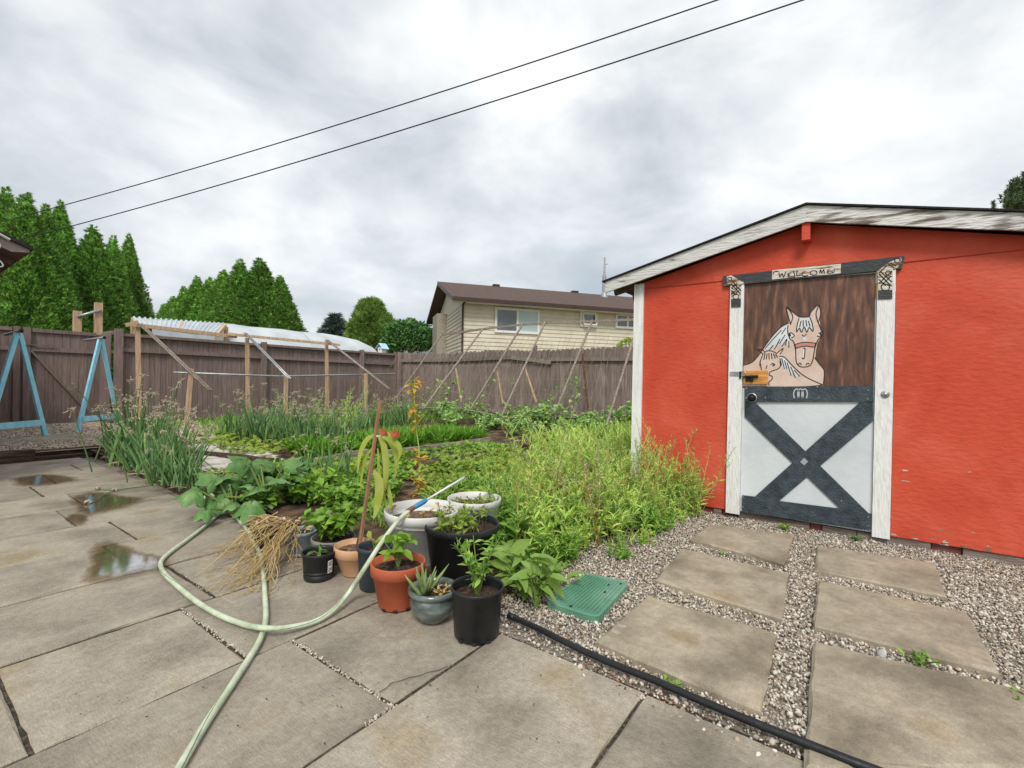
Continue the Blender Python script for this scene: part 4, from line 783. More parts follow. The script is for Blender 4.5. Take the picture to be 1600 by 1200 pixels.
for t_ in (0, .5, 1.):
    a = q00*(1-t_)+q10*t_; b = q01*(1-t_)+q11*t_; g = Geo(); g.beam(a-[0, .1, .06], b-[0, 0, .06], .06, .09); g.build('rafter', M['newwood'], ln)
    g = Geo(); g.box(b[0]-.04, b[0]+.04, b[1]-.1, b[1]-.02, 0, b[2]-.1); g.build('post', M['newwood'], ln); g = Geo(); g.box(a[0]-.04, a[0]+.04, a[1]+.02, a[1]+.1, 0, a[2]-.1); g.build('post', M['newwood'], ln)
g = Geo(); a, b = Pv(196, 508, 12.95), Pv(216, 503, 12.95); g.beam(a, b, .05, .08); g.build('rail_end', M['newwood'], ln)
tn = thing('plastic_tunnel', 'white plastic film garden tunnel behind the panel fence', 'tunnel', (8, 15, 0))
VN = 15.0; ua = Pv(330, 540, VN)[0]; zt_ = Pv(400, 511, VN)[2]; ub_ = Pv(522, 540, VN)[0]; Rn = 1.35
def arch(u, s, k=18, zs=1.): return [(u, VN + Rn*s*math.cos(a), (zt_-Rn*.9) + Rn*.9*s*math.sin(a) if math.sin(a) > -.01 else 0) for a in np.linspace(0, math.pi, k)]
secs = [(ua, 1)] + [(ua + (ub_-ua)*i/8, 1 + .012*math.sin(i*2.1)) for i in range(1, 9)] + [(ub_+.7, .93), (ub_+1.3, .78), (ub_+1.7, .55), (ub_+1.85, .3)]
g = Geo(); V = []; k = 20
for u, s in secs: V += [(u, VN+Rn*s, 0)] + arch(u, s, k-2) + [(u, VN-Rn*s, 0)]
g.add(V, [(i*k+j, i*k+j+1, (i+1)*k+j+1, (i+1)*k+j) for i in range(len(secs)-1) for j in range(k-1)]); g.build('film_cover', M['film'], tn, smooth=True)
g = Geo(); g.add([(ua-.002, VN+Rn, 0)] + [(a_-.002, b_, c_) for a_, b_, c_ in arch(ua, 1, k-2)] + [(ua-.002, VN-Rn, 0)], [tuple(range(k))]); g.build('end_sheet', mat('grey_film', ['#8f989c', '#b5bcc0'], scale=3, rough=.4), tn)
for i in (0, 5):
    g = Geo(); g.tube([(secs[i][0], b_, c_) for _, b_, c_ in arch(secs[i][0], secs[i][1]*1.001, 14)], .012, 6); g.build('hoop', M['galv'], tn)
# birdhouse on the corner post
bp_ = Pu(597, 549, 10.55); bh = thing('birdhouse', 'little pale blue birdhouse on the fence corner', 'birdhouse', bp_)
M['pblue'] = mat('pale_blue_paint', ['#9fc7dd', '#b7d6e6'], scale=6, rough=.6)
g = Geo(); g.box(bp_[0]-.10, bp_[0]+.10, bp_[1]-.10, bp_[1]+.10, bp_[2]-.05, bp_[2]+.13); g.build('body', M['wtrim'], bh)
g = Geo(); z_ = bp_[2]+.13
for s in (-1, 1): g.ext([(bp_[0]-.15, bp_[1]+s*.19, z_-.06), (bp_[0]+.15, bp_[1]+s*.19, z_-.06), (bp_[0]+.15, bp_[1]+s*.002, z_+.13), (bp_[0]-.15, bp_[1]+s*.002, z_+.13)], (0, 0, .02))
g.build('roof', M['pblue'], bh)
g = Geo(); g.box(bp_[0]-.03, bp_[0]+.03, bp_[1]-.03, bp_[1]+.03, bp_[2]-.6, bp_[2]-.05); g.build('post', M['fence'], bh)
g = Geo(); g.add([(bp_[0]-.102, bp_[1]+.028*math.cos(a), bp_[2]+.06+.028*math.sin(a)) for a in np.arange(12)*math.pi/6], [tuple(range(12))]); g.build('entrance_hole', M['dark'], bh)
# overhead cables
M['cable'] = mat('black_cable', '#26282b', rough=.6)
for (a, b, da, db, lab) in (((-60, 362), (1150, -10), 12.4, 7.2, 'upper of the two overhead cables crossing the sky'), ((-40, 392), (1290, -12), 12.0, 6.6, 'lower of the two overhead cables crossing the sky')):
    p, q = Pd(*a, da), Pd(*b, db); g = Geo(); pts = [p + (q-p)*t_ - np.array([0, 0, .36])*(4*t_*(1-t_))*.5 for t_ in np.linspace(-.3, 1.5, 40)]
    g.tube(pts, .0105, 6); tag(g.build('overhead_cable', M['cable'], smooth=True), lab, 'cable')
# ================================================================ pots
def pot(name, x, yb, rim_w, bot_w, h, label, m, rim=.012, lip=.02, kind='pot', wall=.006, soil_d=.03, belly=None, rib=None, z0=.002, r_top=None, sm=None):
    """x: pixel of the axis, yb: pixel of the front bottom edge; widths in pixels at that distance"""
    p = Pz(x, yb, z0); dep = proj(p)[2]; rb = bot_w*dep/FPX/2; fw = Fw*rb; c = p + fw; dep = proj(c)[2]; rt = rim_w*dep/FPX/2; rb = bot_w*dep/FPX/2
    t_ = thing(name, label, 'pot', (c[0], c[1], z0)); c = np.array([c[0], c[1], z0])
    if belly: prof = [(r_*rt, z_*h) for r_, z_ in belly]
    else:
        prof = [(rb*.96, 0), (rb, .006)] 
        if rib: 
            for k in rib: zz = k*h; rr = rb+(rt-rim-rb)*k; prof += [(rr, zz-.006), (rr-.004, zz-.003), (rr-.004, zz+.003), (rr, zz+.006)]
        prof += [(rt-rim, h-lip-.004), (rt, h-lip), (rt, h-.003), (rt-.002, h)]
    rin = prof[-1][0]-wall; prof += [(rin, h-.001), (rin-.002, h-lip), (rin-(rt-rb)*.2-.004, h-soil_d-.03)]
    g = Geo(); g.lathe(prof, 36, c); o = g.build('body', m, t_, smooth=True); 
    g = Geo(); rs = rin-.003; n = 26; V = [(c[0], c[1], z0+h-soil_d+.008)]; F = []
    for ri in range(1, 6):
        for j in range(n): a = 2*math.pi*j/n; V.append((c[0]+rs*ri/5*math.cos(a), c[1]+rs*ri/5*math.sin(a), z0+h-soil_d+(rng.normal(0, .004) if ri < 5 else -.004)))
    F += [(0, 1+j, 1+(j+1) % n) for j in range(n)] + [(1+(ri-1)*n+j, 1+ri*n+j, 1+ri*n+(j+1) % n, 1+(ri-1)*n+(j+1) % n) for ri in range(1, 5) for j in range(n)]
    g.add(V, F); k = 60; g.inst(ICO, rot_frames(k), np.stack([c[0]+rs*.8*np.sqrt(rng.uniform(0, 1, k))*np.cos(np.arange(k)*2.4), c[1]+rs*.8*np.sqrt(rng.uniform(0, 1, k))*np.sin(np.arange(k)*2.4), np.full(k, z0+h-soil_d+.002)], 1), rng.uniform(.003, .008, (k, 3)))
    g.build('soil', sm or M['potsoil'], t_); return t_, np.array([c[0], c[1], z0+h-soil_d]), rt, h
M['potsoil'] = mat('potting_soil', ['#241a15', '#3d2e25', '#5c4a3c'], scale=30, rough=.95, bump=1, bscale=60)
M['drysoil'] = mat('dry_soil', ['#4a382c', '#6d5745', '#8b745e'], scale=30, rough=.95, bump=1, bscale=60)
M['terra'] = mat('terracotta_plastic', ['#a04e33', '#b05a3d', '#ba6647'], scale=5, rough=.55, bump=.08)
M['tanpot'] = mat('tan_plastic', ['#bb8f6b', '#c99e7a', '#d3ab89'], scale=6, rough=.55, bump=.08)
M['slatepot'] = mat('slate_plastic', ['#2f383d', '#3c464c'], scale=6, rough=.5, bump=.1)
M['blackpot'] = mat('black_nursery_plastic', ['#17181a', '#232527', '#2e3032'], scale=7, rough=.42, bump=.1)
M['bluepot'] = mat('blue_grey_glaze', ['#6f8090', '#8595a5', '#93a2b0'], scale=6, rough=.4, bump=.1, stretch=(1, 1, .2))
M['greypot'] = mat('grey_resin', ['#77746b', '#8d8a80'], scale=8, rough=.65, bump=.15)
M['whitepot'] = mat('white_plastic', ['#c2c2bd', '#d3d3cf', '#dadad6'], scale=4, rough=.5, bump=.06)
M['greenpot'] = mat('dark_green_plastic', ['#3a433d', '#4a554d'], scale=6, rough=.5)
# glazed grey-green ceramic with a lighter band below and a scratched dark shoulder
M['glaze'] = mat('ceramic_glaze', ['#39423f', '#57615e', '#7f8985'], scale=5, rough=.22, coat=.6, bump=.1, stretch=(2, 2, 5))
POT = {}
POT['black'] = pot('flower_pot', 742, 1008, 84, 70, .215, 'tall black nursery pot at the right end of the pot row', M['blackpot'], rim=.006, lip=.012, soil_d=.04)
POT['ceramic'] = pot('flower_pot', 673, 976, 78, 40, .150, 'round glazed grey-green ceramic pot holding an aloe', M['glaze'], belly=[(.52, 0), (.56, .05), (.60, .09), (.82, .28), (.92, .48), (.93, .62), (.88, .76), (.86, .80), (1.0, .86), (1.02, .92), (1.0, 1.)], wall=.016, soil_d=.035)
POT['terra'] = pot('flower_pot', 614, 957, 84, 58, .215, 'terracotta coloured plastic pot with a pepper seedling', M['terra'], rim=.012, lip=.055, soil_d=.035)
POT['slate'] = pot('flower_pot', 578, 926, 54, 44, .225, 'dark slate pot between the tan and the terracotta pots', M['slatepot'], rim=.006, lip=.02)
POT['tan'] = pot('flower_pot', 549, 903, 66, 40, .165, 'tan plastic pot holding the staked plant', M['tanpot'], rim=.006, lip=.05, soil_d=.03, sm=M['drysoil'])
POT['small'] = pot('flower_pot', 489, 911, 52, 44, .150, 'small black pot with a white label sticker', M['blackpot'], rim=.006, lip=.012, rib=(.22, .34))
POT['grey'] = pot('flower_pot', 512, 884, 66, 44, .150, 'grey bowl pot behind the small black pot', M['greypot'], rim=.014, lip=.03, soil_d=.02)
POT['blue'] = pot('flower_pot', 463, 871, 46, 36, .150, 'blue-grey pot beside the dried stalks', M['bluepot'], rim=.008, lip=.016, soil_d=.02, rib=(.12,))
POT['green'] = pot('flower_pot', 413, 858, 56, 44, .150, 'dark green tub under the dried stalks', M['greenpot'], rim=.008, lip=.02, soil_d=.01)
POT['white'] = pot('flower_pot', 650, 895, 116, 84, .335, 'large white planter with a bare branch of soil behind the terracotta pot', M['whitepot'], rim=.014, lip=.05, soil_d=.07, sm=M['drysoil'])
POT['white'][0]['label'] = 'large white planter behind the terracotta pot, hose wand resting on it'
POT['white2'] = pot('flower_pot', 737, 868, 84, 66, .34, 'worn white bucket planter behind the large black pot', M['whitepot'], rim=.01, lip=.04, soil_d=.05, sm=M['drysoil'])
POT['big'] = pot('flower_pot', 716, 915, 116, 92, .300, 'wide black tub of seedlings in the middle of the pots', M['blackpot'], rim=.010, lip=.035, soil_d=.035)
# sticker on the small pot
t_, c, rt, h = POT['small']; g = Geo(); a0 = math.atan2(-c[1], -c[0])+.72; rr = rt*.965; V = []
for k in range(5):
    for z_ in (.045, .115): r_ = rt*(.90+.06*z_/.15)+.0015; V.append((c[0]+r_*math.cos(a0-.18+.09*k), c[1]+r_*math.sin(a0-.18+.09*k), z_))
g.add(V, [(2*k, 2*k+2, 2*k+3, 2*k+1) for k in range(4)]); st = g.build('label_sticker', mat('paper_label', ['#c9cbc8', '#d8dad7'], rough=.6), t_)
g = Geo()
for k, (zl, w0, w1) in enumerate(((.104, -.14, .12), (.096, -.14, .05), (.088, -.14, .10), (.068, -.14, .14), (.060, -.14, .14), (.052, -.14, .02))):
    V = [(c[0]+(rt*(.90+.06*zz/.15)+.0028)*math.cos(a0+w), c[1]+(rt*(.90+.06*zz/.15)+.0028)*math.sin(a0+w), zz) for w, zz in ((w0, zl), (w1, zl), (w1, zl+.0035), (w0, zl+.0035))]; g.add(V, [(0, 1, 2, 3)])
tag(g.build('print_lines', mat('label_ink', '#55585a', rough=.7), st), kind='stuff')
# drain notches at the feet of the black and terracotta pots
for k in ('black', 'terra'):
    t_, c, rt, h = POT[k]; a0 = math.atan2(-c[1], -c[0])
    for d in (-.75, -.1, .55):
        g = Geo(); r_ = rt*(.845 if k == 'black' else .70); p = np.array([c[0]+r_*math.cos(a0+d), c[1]+r_*math.sin(a0+d), .009]); tv = np.array([-math.sin(a0+d), math.cos(a0+d), 0]); g.beam(p-tv*.010, p+tv*.010, .008, .008); g.build('drain_notch', M['dark'], t_)
# ================================================================ hose
M['hose'] = mat('pale_green_hose', ['#9aa88b', '#b6c1a6', '#c5cfb8'], scale=14, rough=.5, mott=((60, .07), (4, .06)))
hs = [(250, 1250), (292, 1180), (322, 1130), (352, 1085), (385, 1035), (406, 1000), (415, 968), (414, 930), (411, 890), (405, 862), (396, 846)]
hp = [Pz(x_, y_, .016) for x_, y_ in hs] + [Pz(390, 832, .016), Pz(378, 818, .018), Pz(360, 800, .03), Pz(340, 786, .06), Pz(330, 772, .11), Pz(321, 776, .10), Pz(317, 787, .045), Pz(324, 796, .02), Pz(341, 801, .016)]
hp += [Pz(x_, y_, .016) for x_, y_ in ((352, 802), (340, 806), (318, 824), (290, 845), (262, 866), (251, 880), (257, 896), (280, 918), (310, 942), (345, 962), (382, 976))]
hp += [Pz(418, 982, .046), Pz(455, 980, .03), Pz(495, 970, .018), Pz(525, 950, .03), Pz(548, 922, .07)]
t_, cw, rw, hw = POT['white']; rimz = cw[2]+.07+.02
wand0 = Pd(640, 797, 2.72); wand1 = Pd(722, 748, 3.02)
hp += [Pd(572, 885, 2.35), Pd(598, 845, 2.5), Pd(622, 814, 2.63), wand0]
hpath = bez(hp, 8); hpath[:, 2] = np.maximum(hpath[:, 2], .0145)
ho = thing('garden_hose', 'pale green garden hose looping over the patio to the white planter', 'hose', Pz(415, 980))
g = Geo(); g.tube(hpath, .0125, 10); g.build('tube', M['hose'], ho, smooth=True)
L_ = nrm(np.gradient(hpath, axis=0)); sdn = np.cross(L_, [0, 0, 1]); ph = np.cumsum(np.linalg.norm(np.gradient(hpath, axis=0), axis=1))*5
st_ = hpath + (nrm(sdn)*np.cos(ph)[:, None] + np.cross(nrm(sdn), L_)*np.sin(ph)[:, None])*.0116
g = Geo(); g.tube(st_, .0016, 4); g.build('stripe', mat('hose_stripe', '#5d6a52', rough=.6), ho)
d = nrm(wand1-wand0); g = Geo(); g.tube([wand0-d*.02, wand0+d*.03], .0145, 10); g.build('coupling', mat('brown_coupling', '#6d5040', rough=.5), ho)
g = Geo(); g.tube([wand0+d*.03, wand0+d*.05, wand0+d*.11, wand0+d*.125], [.012, .0155, .0155, .012], 10); g.build('grip', mat('blue_grip', '#3a80ab', rough=.45), ho, smooth=True)
g = Geo(); g.tube([wand0+d*.125, wand1, wand1+d*.02], [.0075, .0075, .010], 10); g.build('wand', mat('wand_alu', ['#b9bcbb', '#cfd2d1'], rough=.4, metal=.3), ho, smooth=True)
# ================================================================ green valve box lid
M['lid'] = mat('green_plastic_lid', ['#4c7c64', '#5d8d74', '#789f8a'], scale=4, rough=.6, bump=.35, bscale=60, det=8)
lq = [Pz(915, 894, .03), Pz(984, 908, .03), Pz(934, 965, .03), Pz(849, 938, .03)]
vb = thing('valve_box', 'green plastic irrigation valve box lid set in the gravel', 'valve box', np.mean(lq, 0)*[1, 1, 0])
def rounded(q, r_, k=5):
    out = []
    for i in range(4):
        a, b, c_ = q[i-1], q[i], q[(i+1) % 4]; p0 = b + nrm(a-b)*r_; p1 = b + nrm(c_-b)*r_
        for t_ in np.linspace(0, 1, k): out.append((1-t_)**2*p0 + 2*t_*(1-t_)*b + t_*t_*p1)
    return np.array(out)
q = np.array(lq); cq = q.mean(0); o1 = rounded(q, .05); o2 = rounded(cq+(q-cq)*.96, .05); o3 = rounded(cq+(q-cq)*.90, .045); k = len(o1)
g = Geo(); g.add(np.concatenate([o1-[0, 0, .05], o1-[0, 0, .004], o2, o3-[0, 0, .0025], [cq-[0, 0, .002]]]), [(r_*k+i, r_*k+(i+1) % k, (r_+1)*k+(i+1) % k, (r_+1)*k+i) for r_ in range(3) for i in range(k)] + [(3*k+i, 3*k+(i+1) % k, 4*k) for i in range(k)]); ld = g.build('lid', M['lid'], vb)
g = Geo(); uu = nrm(q[1]-q[0]); vv = nrm(q[3]-q[0])
for s in range(14):
    a = cq + (q[0]*(1-s/13)+q[1]*s/13 - cq)*.84; b = cq + (q[3]*(1-s/13)+q[2]*s/13 - cq)*.84; g.beam(a, b, .005, .005)
tag(g.build('tread_rib', M['lid'], ld), kind='stuff')
for px_, py_ in ((952, 914), (945, 925), (970, 912), (892, 947)):
    g = Geo(); c_ = Pz(px_, py_, .031); g.lathe([(.008, 0), (.008, .002), (.004, .001)], 10, c_-[0, 0, .0005], cap1=True); g.build('screw', M['dark'], ld)
# ---------------------------------------------------------------- rubble stone and leaf litter by the gravel
M['rubble'] = mat('pale_stone', ['#8e8c86', '#b3b1ab', '#c8c6c1'], scale=8, rough=.85, bump=.6)
def stone(p, s, label):
    g = Geo(); g.inst(ICO, rot_frames(1), [p], [s]); V = g.V[-1]; V += rng.normal(0, s[0]*.10, V.shape); o = g.build('stone', M['rubble']); o.modifiers.new('round', 'SUBSURF').render_levels = 1; return tag(o, label, 'stone')
stone(Pz(1378, 1022, .02), (.034, .026, .018), 'smooth grey stone in the gravel before the largest slab')
stone(Pz(1160, 842, .0)+[0, 0, -.2], (.01, .01, .01), 'x') if False else None
# ================================================================ trees beyond the fence
M['bark'] = mat('bark', ['#4a3a2e', '#65513f'], scale=8, rough=.95, bump=.8, stretch=(4, 4, 1))
M['thuja'] = leafmat('arborvitae_foliage', [(0.135, 0.101, 0.039), (0.0675, 0.135, 0.0325), (0.118, 0.27, 0.0504), (0.225, 0.493, 0.0784), (0.369, 0.714, 0.112)], tr=.25, isl=.7, scale=.8)
M['spruce'] = leafmat('spruce_foliage', [(0.07, 0.11, 0.09), (0.12, 0.18, 0.15)], tr=.1)
M['olive'] = leafmat('olive_foliage', [(0.141, 0.247, 0.0527), (0.239, 0.379, 0.0878), (0.337, 0.492, 0.123)], tr=.2, scale=.7)
M['maple'] = leafmat('round_tree_foliage', [(0.054, 0.134, 0.036), (0.099, 0.234, 0.063), (0.162, 0.342, 0.09)], tr=.25, scale=.8)
M['pinef'] = leafmat('pine_foliage', [(0.056, 0.098, 0.042), (0.098, 0.154, 0.063), (0.168, 0.224, 0.098)], tr=.15, scale=.8)
def thuja_mesh(seed, n=22000):
    """unit arborvitae: height 1, radius about .17; flat sprays over a lobed body"""
    r = np.random.default_rng(seed); ph = r.uniform(0, 6.28, 5)
    def rad(h, a):
        base = np.where(h < .12, .80+.2*h/.12, ((1-h)/.88)**.92)
        return .165*base*(1 + .10*np.sin(3*a+ph[0]+h*7) + .08*np.sin(5*a+ph[1]-h*12) + .06*np.sin(8*a+ph[2]+h*20))
    h = 1-np.sqrt(r.uniform(0, 1, n)); h = .01+h*.985; a = r.uniform(0, 2*math.pi, n)
    R_ = rad(h, a)*np.where(r.uniform(0, 1, n) < .3, r.uniform(.7, 1., n), r.uniform(.90, 1.16, n))
    # vertical tongues of foliage
    tg = .5+.5*np.sin(a*9+ph[3]+3*np.sin(h*9+ph[4])); R_ *= .84+.24*tg*r.uniform(.6, 1.1, n)
    pos = np.stack([R_*np.cos(a), R_*np.sin(a), h], 1); d = fan(a+r.normal(0, .5, n), r.normal(.95, .38, n))
    g = Geo(); fr = frames(d, up=np.stack([np.cos(a), np.sin(a), np.zeros(n)], 1), roll=.9); s = r.uniform(.013, .027, n)*(1.15-.4*h)
    g.inst(t_spray(), fr, pos, s)
    k = 22; hs_ = np.linspace(0, .97, 30); V = []
    for hh in hs_: 
        aa = np.arange(k)*2*math.pi/k; rr = rad(np.full(k, hh), aa)*.84; V.append(np.stack([rr*np.cos(aa), rr*np.sin(aa), np.full(k, hh)], 1))
    g.add(np.concatenate(V), [(i*k+j, i*k+(j+1) % k, (i+1)*k+(j+1) % k, (i+1)*k+j) for i in range(len(hs_)-1) for j in range(k)])
    return g.mesh('crown', M['thuja'])
TH = [thuja_mesh(s) for s in (11, 12, 13)]
g = Geo(); g.tube([(0, 0, -.02), (0, 0, .3), (0, 0, .8)], [.016, .012, .003], 8); TRUNK = g.mesh('trunk', M['bark'])
def link(name, me, parent, loc=(0, 0, 0), rz=0, sc=(1, 1, 1)):
    o = bpy.data.objects.new(name, me); COL.objects.link(o); o.parent = parent; o.location = loc; o.rotation_euler = (0, 0, rz); o.scale = sc
    if name in ('leaves', 'seed_heads', 'seed_pods', 'stems'): o['kind'] = 'stuff'
    return o
tips = [(-34, 285, 13.2, 1.35, 'L'), (11, 291, 13.6, 1.2, 'L'), (40, 298, 12.6, 1.35, 'L'), (72, 317, 13.6, 1.05, 'L'), (95, 313, 14.8, 1.15, 'L'), (146, 350, 15.2, 1.35, 'L'), (177, 366, 16.5, 1.0, 'L'), (202, 363, 17.6, 1.0, 'L'),
        (438, 428, 21.5, 1.0, 'R'), (407, 402, 22.0, 1.35, 'R'), (376, 404, 23.2, 1.25, 'R'), (349, 420, 24.5, 1.15, 'R'), (328, 432, 26, 1.15, 'R'), (308, 431, 27.5, 1.2, 'R'), (288, 446, 29, 1.1, 'R'), (270, 462, 30.5, 1.05, 'R'), (256, 474, 32, 1.0, 'R')]
ordn = {'L': ['at the left edge', 'tallest, second from the left edge', 'front tree of the left clump', 'fourth of the left clump', 'last tall one of the left clump before the gap', 'pointed, first of the lower three behind the gate', 'middle of the lower three behind the gate', 'slim, right end of the lower three behind the gate'],
        'R': ['low right end tree of the far row', 'tallest tree of the far row', 'second tallest of the far row', 'fourth from the right in the far row', 'fifth from the right in the far row', 'sixth from the right in the far row', 'third from the left in the far row', 'second from the left in the far row', 'smallest at the left end of the far row']}
cnt = {'L': 0, 'R': 0}
for i, (x_, y_, dep, wf, gr) in enumerate(tips):
    p = Pd(x_, y_, dep); hgt = p[2]; root = thing('arborvitae', 'bright green arborvitae, ' + ordn[gr][cnt[gr]], 'tree', (p[0], p[1], 0), 'arborvitae beyond the fence'); cnt[gr] += 1
    rs = 1.34*wf*(1.0 if gr == 'L' else 1.32); sxy = rs/.165*.8
    if gr == 'R': sxy = rs/.165*.95
    link('crown', TH[i % 3], root, (0, 0, 0), i*1.3, (sxy, sxy, hgt)); link('trunk', TRUNK, root, (0, 0, 0), 0, (hgt*.7, hgt*.7, hgt*.6))
def cloud_tree(name, label, x_, ytop, ybot_c, dep, rad_px, m, n, ls, leaf, shape='round', seed=1, lean=0):
    r = np.random.default_rng(seed); pt = Pd(x_, ytop, dep); pc = Pd(x_, ybot_c, dep); rx = rad_px*dep/FPX; zt = pt[2]; zb = max(.3, pc[2])
    root = thing(name, label, 'tree', (pt[0], pt[1], 0)); g = Geo(); H_ = zt-zb
    if shape == 'round':
        nb = 46; bd = nrm(r.normal(0, 1, (nb, 3))); bd[:, 2] = np.abs(bd[:, 2])*.9-.25; bc = bd*np.array([rx*.68, rx*.68, H_*.40]) + [0, 0, zb+H_*.5]
        br = rx*r.uniform(.26, .42, nb); k = r.integers(0, nb, n); dd = nrm(r.normal(0, 1, (n, 3))); pos = bc[k] + dd*(br[k]*r.uniform(.55, 1.05, n)**.5)[:, None]; d = nrm(dd + [0, 0, -.25] + r.normal(0, .5, (n, 3)))
    elif shape == 'cone':
        h = 1-np.sqrt(r.uniform(0, 1, n)); a = r.uniform(0, 6.28, n); tier = .78+.22*np.abs(np.sin(h*30+np.sin(a*3)))
        R_ = rx*(1-h)**.85*tier*r.uniform(.55, 1.05, n); pos = np.stack([R_*np.cos(a), R_*np.sin(a), zb+h*H_], 1); d = fan(a, r.normal(-.05, .35, n))
    else:
        h = r.uniform(0, 1, n)**1.25; a = r.uniform(0, 6.28, n); lob = 1+.16*np.sin(a*5+h*8)+.12*np.sin(a*3-h*14+1); R_ = rx*np.sqrt(np.clip(1-h**1.7, 0, 1))*lob*r.uniform(.75, 1.05, n)
        pos = np.stack([R_*np.cos(a), R_*np.sin(a), zb+h*H_], 1); d = fan(a+r.normal(0, .4, n), r.normal(.6, .4, n))
    g.inst(leaf, frames(d, roll=.9), pos, r.uniform(.7, 1.3, n)*ls); o = g.build('crown', m, root, off=(0, 0, 0))
    g = Geo(); g.tube([(0, 0, -.1), (.03, 0, zb), (0, 0, zb+H_*.7)], [rx*.09, rx*.07, rx*.02], 8)
    for k in range(9): a = k*2.4; g.tube([(0, 0, zb+H_*.08*k*.8), (rx*.35*math.cos(a), rx*.35*math.sin(a), zb+H_*(.08*k*.8+.15)), (rx*.6*math.cos(a), rx*.6*math.sin(a), zb+H_*(.08*k*.8+.25))], [rx*.035, rx*.02, rx*.008], 5)
    g.build('trunk', M['bark'], root, off=(0, 0, 0)); return root
cloud_tree('spruce_tree', 'small blue-grey spruce left of the rounded olive tree', 524, 490, 575, 42, 46, M['spruce'], 5000, .55, t_spray(), 'cone', 3)
cloud_tree('cedar_tree', 'olive green cedar standing above the grey roof', 581, 470, 575, 36, 37, M['olive'], 6500, .42, t_spray(), 'dome', 4)
cloud_tree('maple_tree', 'round dark green tree left of the tan house', 641, 497, 562, 30, 44, M['maple'], 14000, .16, t_leaf(.33), 'round', 5)
# pine behind the shed at the right edge, with upright candles
pr = thing('pine_tree', 'pine with upright shoots above the shed roof at the right edge', 'tree', Pd(1606, 600, 17)*[1, 1, 0]); r = np.random.default_rng(8)
pc = Pd(1606, 600, 17)*[1, 1, 0]; ztop = Pd(1606, 276, 17)[2]; g = Geo(); gt = Geo(); gt.tube([(0, 0, 0), (0, .1, ztop*.6), (0, 0, ztop)], [.2, .13, .03], 8)
for k in range(90):
    h = r.uniform(.45, 1)**.8; a = r.uniform(0, 6.28); L_ = 2.35*(1-h)**.55*r.uniform(.7, 1.05)+.25; z0 = ztop*h-.35; b = np.array([L_*math.cos(a), L_*math.sin(a), z0 + .25*L_])
    gt.tube([(0, 0, z0), b*[.5, .5, 1]-[0, 0, .05*L_], b], [.035, .02, .008], 4, cap=False)
    for j in range(7):
        c = b*[1-.12*j, 1-.12*j, 1] + r.normal(0, .13, 3); m_ = 60; t0 = r.uniform(0, .34, m_); aa = r.uniform(0, 6.28, m_); dd = fan(aa, r.normal(.75, .3, m_)); pos = c + np.stack([np.zeros(m_), np.zeros(m_), t0], 1); g.inst(t_blade(.10), frames(dd, roll=1.2), pos, r.uniform(.09, .16, m_))
g.build('crown', M['pinef'], pr, off=(0, 0, 0)); gt.build('trunk', M['bark'], pr, off=(0, 0, 0))
# young yellow-green tree top peeking over the fence next to the shed
r = np.random.default_rng(21); yb = thing('young_tree', 'yellow-green leafy top peeking over the fence next to the shed', 'shrub', Pd(982, 600, 14.2)*[1, 1, 0])
M['lime'] = leafmat('lime_leaves', [(.20, .30, .04), (.30, .42, .06), (.42, .52, .10)], tr=.4)
zc = Pd(982, 540, 14.2)[2]; n = 700; dd = nrm(r.normal(0, 1, (n, 3))); g = Geo(); g.inst(t_leaf(.3), frames(nrm(dd+[0, 0, -.4]), roll=.6), dd*[.36, .36, .30]*(r.uniform(.3, 1, n)**.4)[:, None] + [0, 0, zc-.12], r.uniform(.06, .12, n)); g.build('crown', M['lime'], yb, off=(0, 0, 0))
g = Geo(); g.tube([(0, 0, 0), (0, 0, zc)], [.03, .01], 6); g.build('stem', M['bark'], yb, off=(0, 0, 0))
# ================================================================ garden plants
M['onion'] = leafmat('onion_leaf', [(0.0648, 0.146, 0.0546), (0.116, 0.233, 0.0729), (0.195, 0.32, 0.104)], rough=.45, tr=.1, isl=.8)
M['dry'] = leafmat('dry_stalk', [(.34, .22, .08), (.48, .34, .13), (.56, .45, .24)], rough=.8, tr=.1, isl=.8)
M['umbel'] = leafmat('seed_head', [(.30, .23, .15), (.45, .38, .27), (.55, .50, .40)], rough=.9, tr=.1)
M['weed'] = leafmat('weed_green', [(0.282, 0.493, 0.0986), (0.478, 0.713, 0.141), (0.69, 0.75, 0.21)], tr=.35, isl=.8)
M['weed2'] = leafmat('weed_fresh', [(0.134, 0.286, 0.0504), (0.218, 0.42, 0.0672), (0.353, 0.554, 0.101)], tr=.35, isl=.8)
M['weedstem'] = leafmat('weed_stem', [(0.275, 0.399, 0.0981), (0.414, 0.526, 0.155), (0.526, 0.606, 0.225)], tr=.1, isl=.8)
M['weeddry'] = leafmat('weed_straw', [(.40, .28, .09), (.52, .38, .13)], tr=.15, isl=.8)
M['yellow'] = leafmat('yellow_petal', [(.60, .50, .06), (.70, .60, .10)], tr=.3)
M['zuke'] = mat('squash_leaf', [(0.0604, 0.146, 0.0455), (0.103, 0.232, 0.0607), (0.208, 0.345, 0.121), (0.38, 0.517, 0.273)], scale=7, rough=.55, transl=.2, pos=[.3, .48, .62, .74], isl=.25, bump=.5, bscale=12, bdist=.04)
M['pepper'] = leafmat('pepper_leaf', [(0.11, 0.242, 0.0275), (0.187, 0.363, 0.0385), (0.286, 0.473, 0.055)], rough=.35, tr=.35)
M['broad'] = leafmat('broad_leaf', [(0.12, 0.24, 0.048), (0.216, 0.36, 0.072), (0.324, 0.456, 0.108)], rough=.45, tr=.35)
M['bean'] = leafmat('bean_leaf', [(0.161, 0.323, 0.0807), (0.304, 0.505, 0.141), (0.545, 0.727, 0.283)], rough=.6, tr=.35)
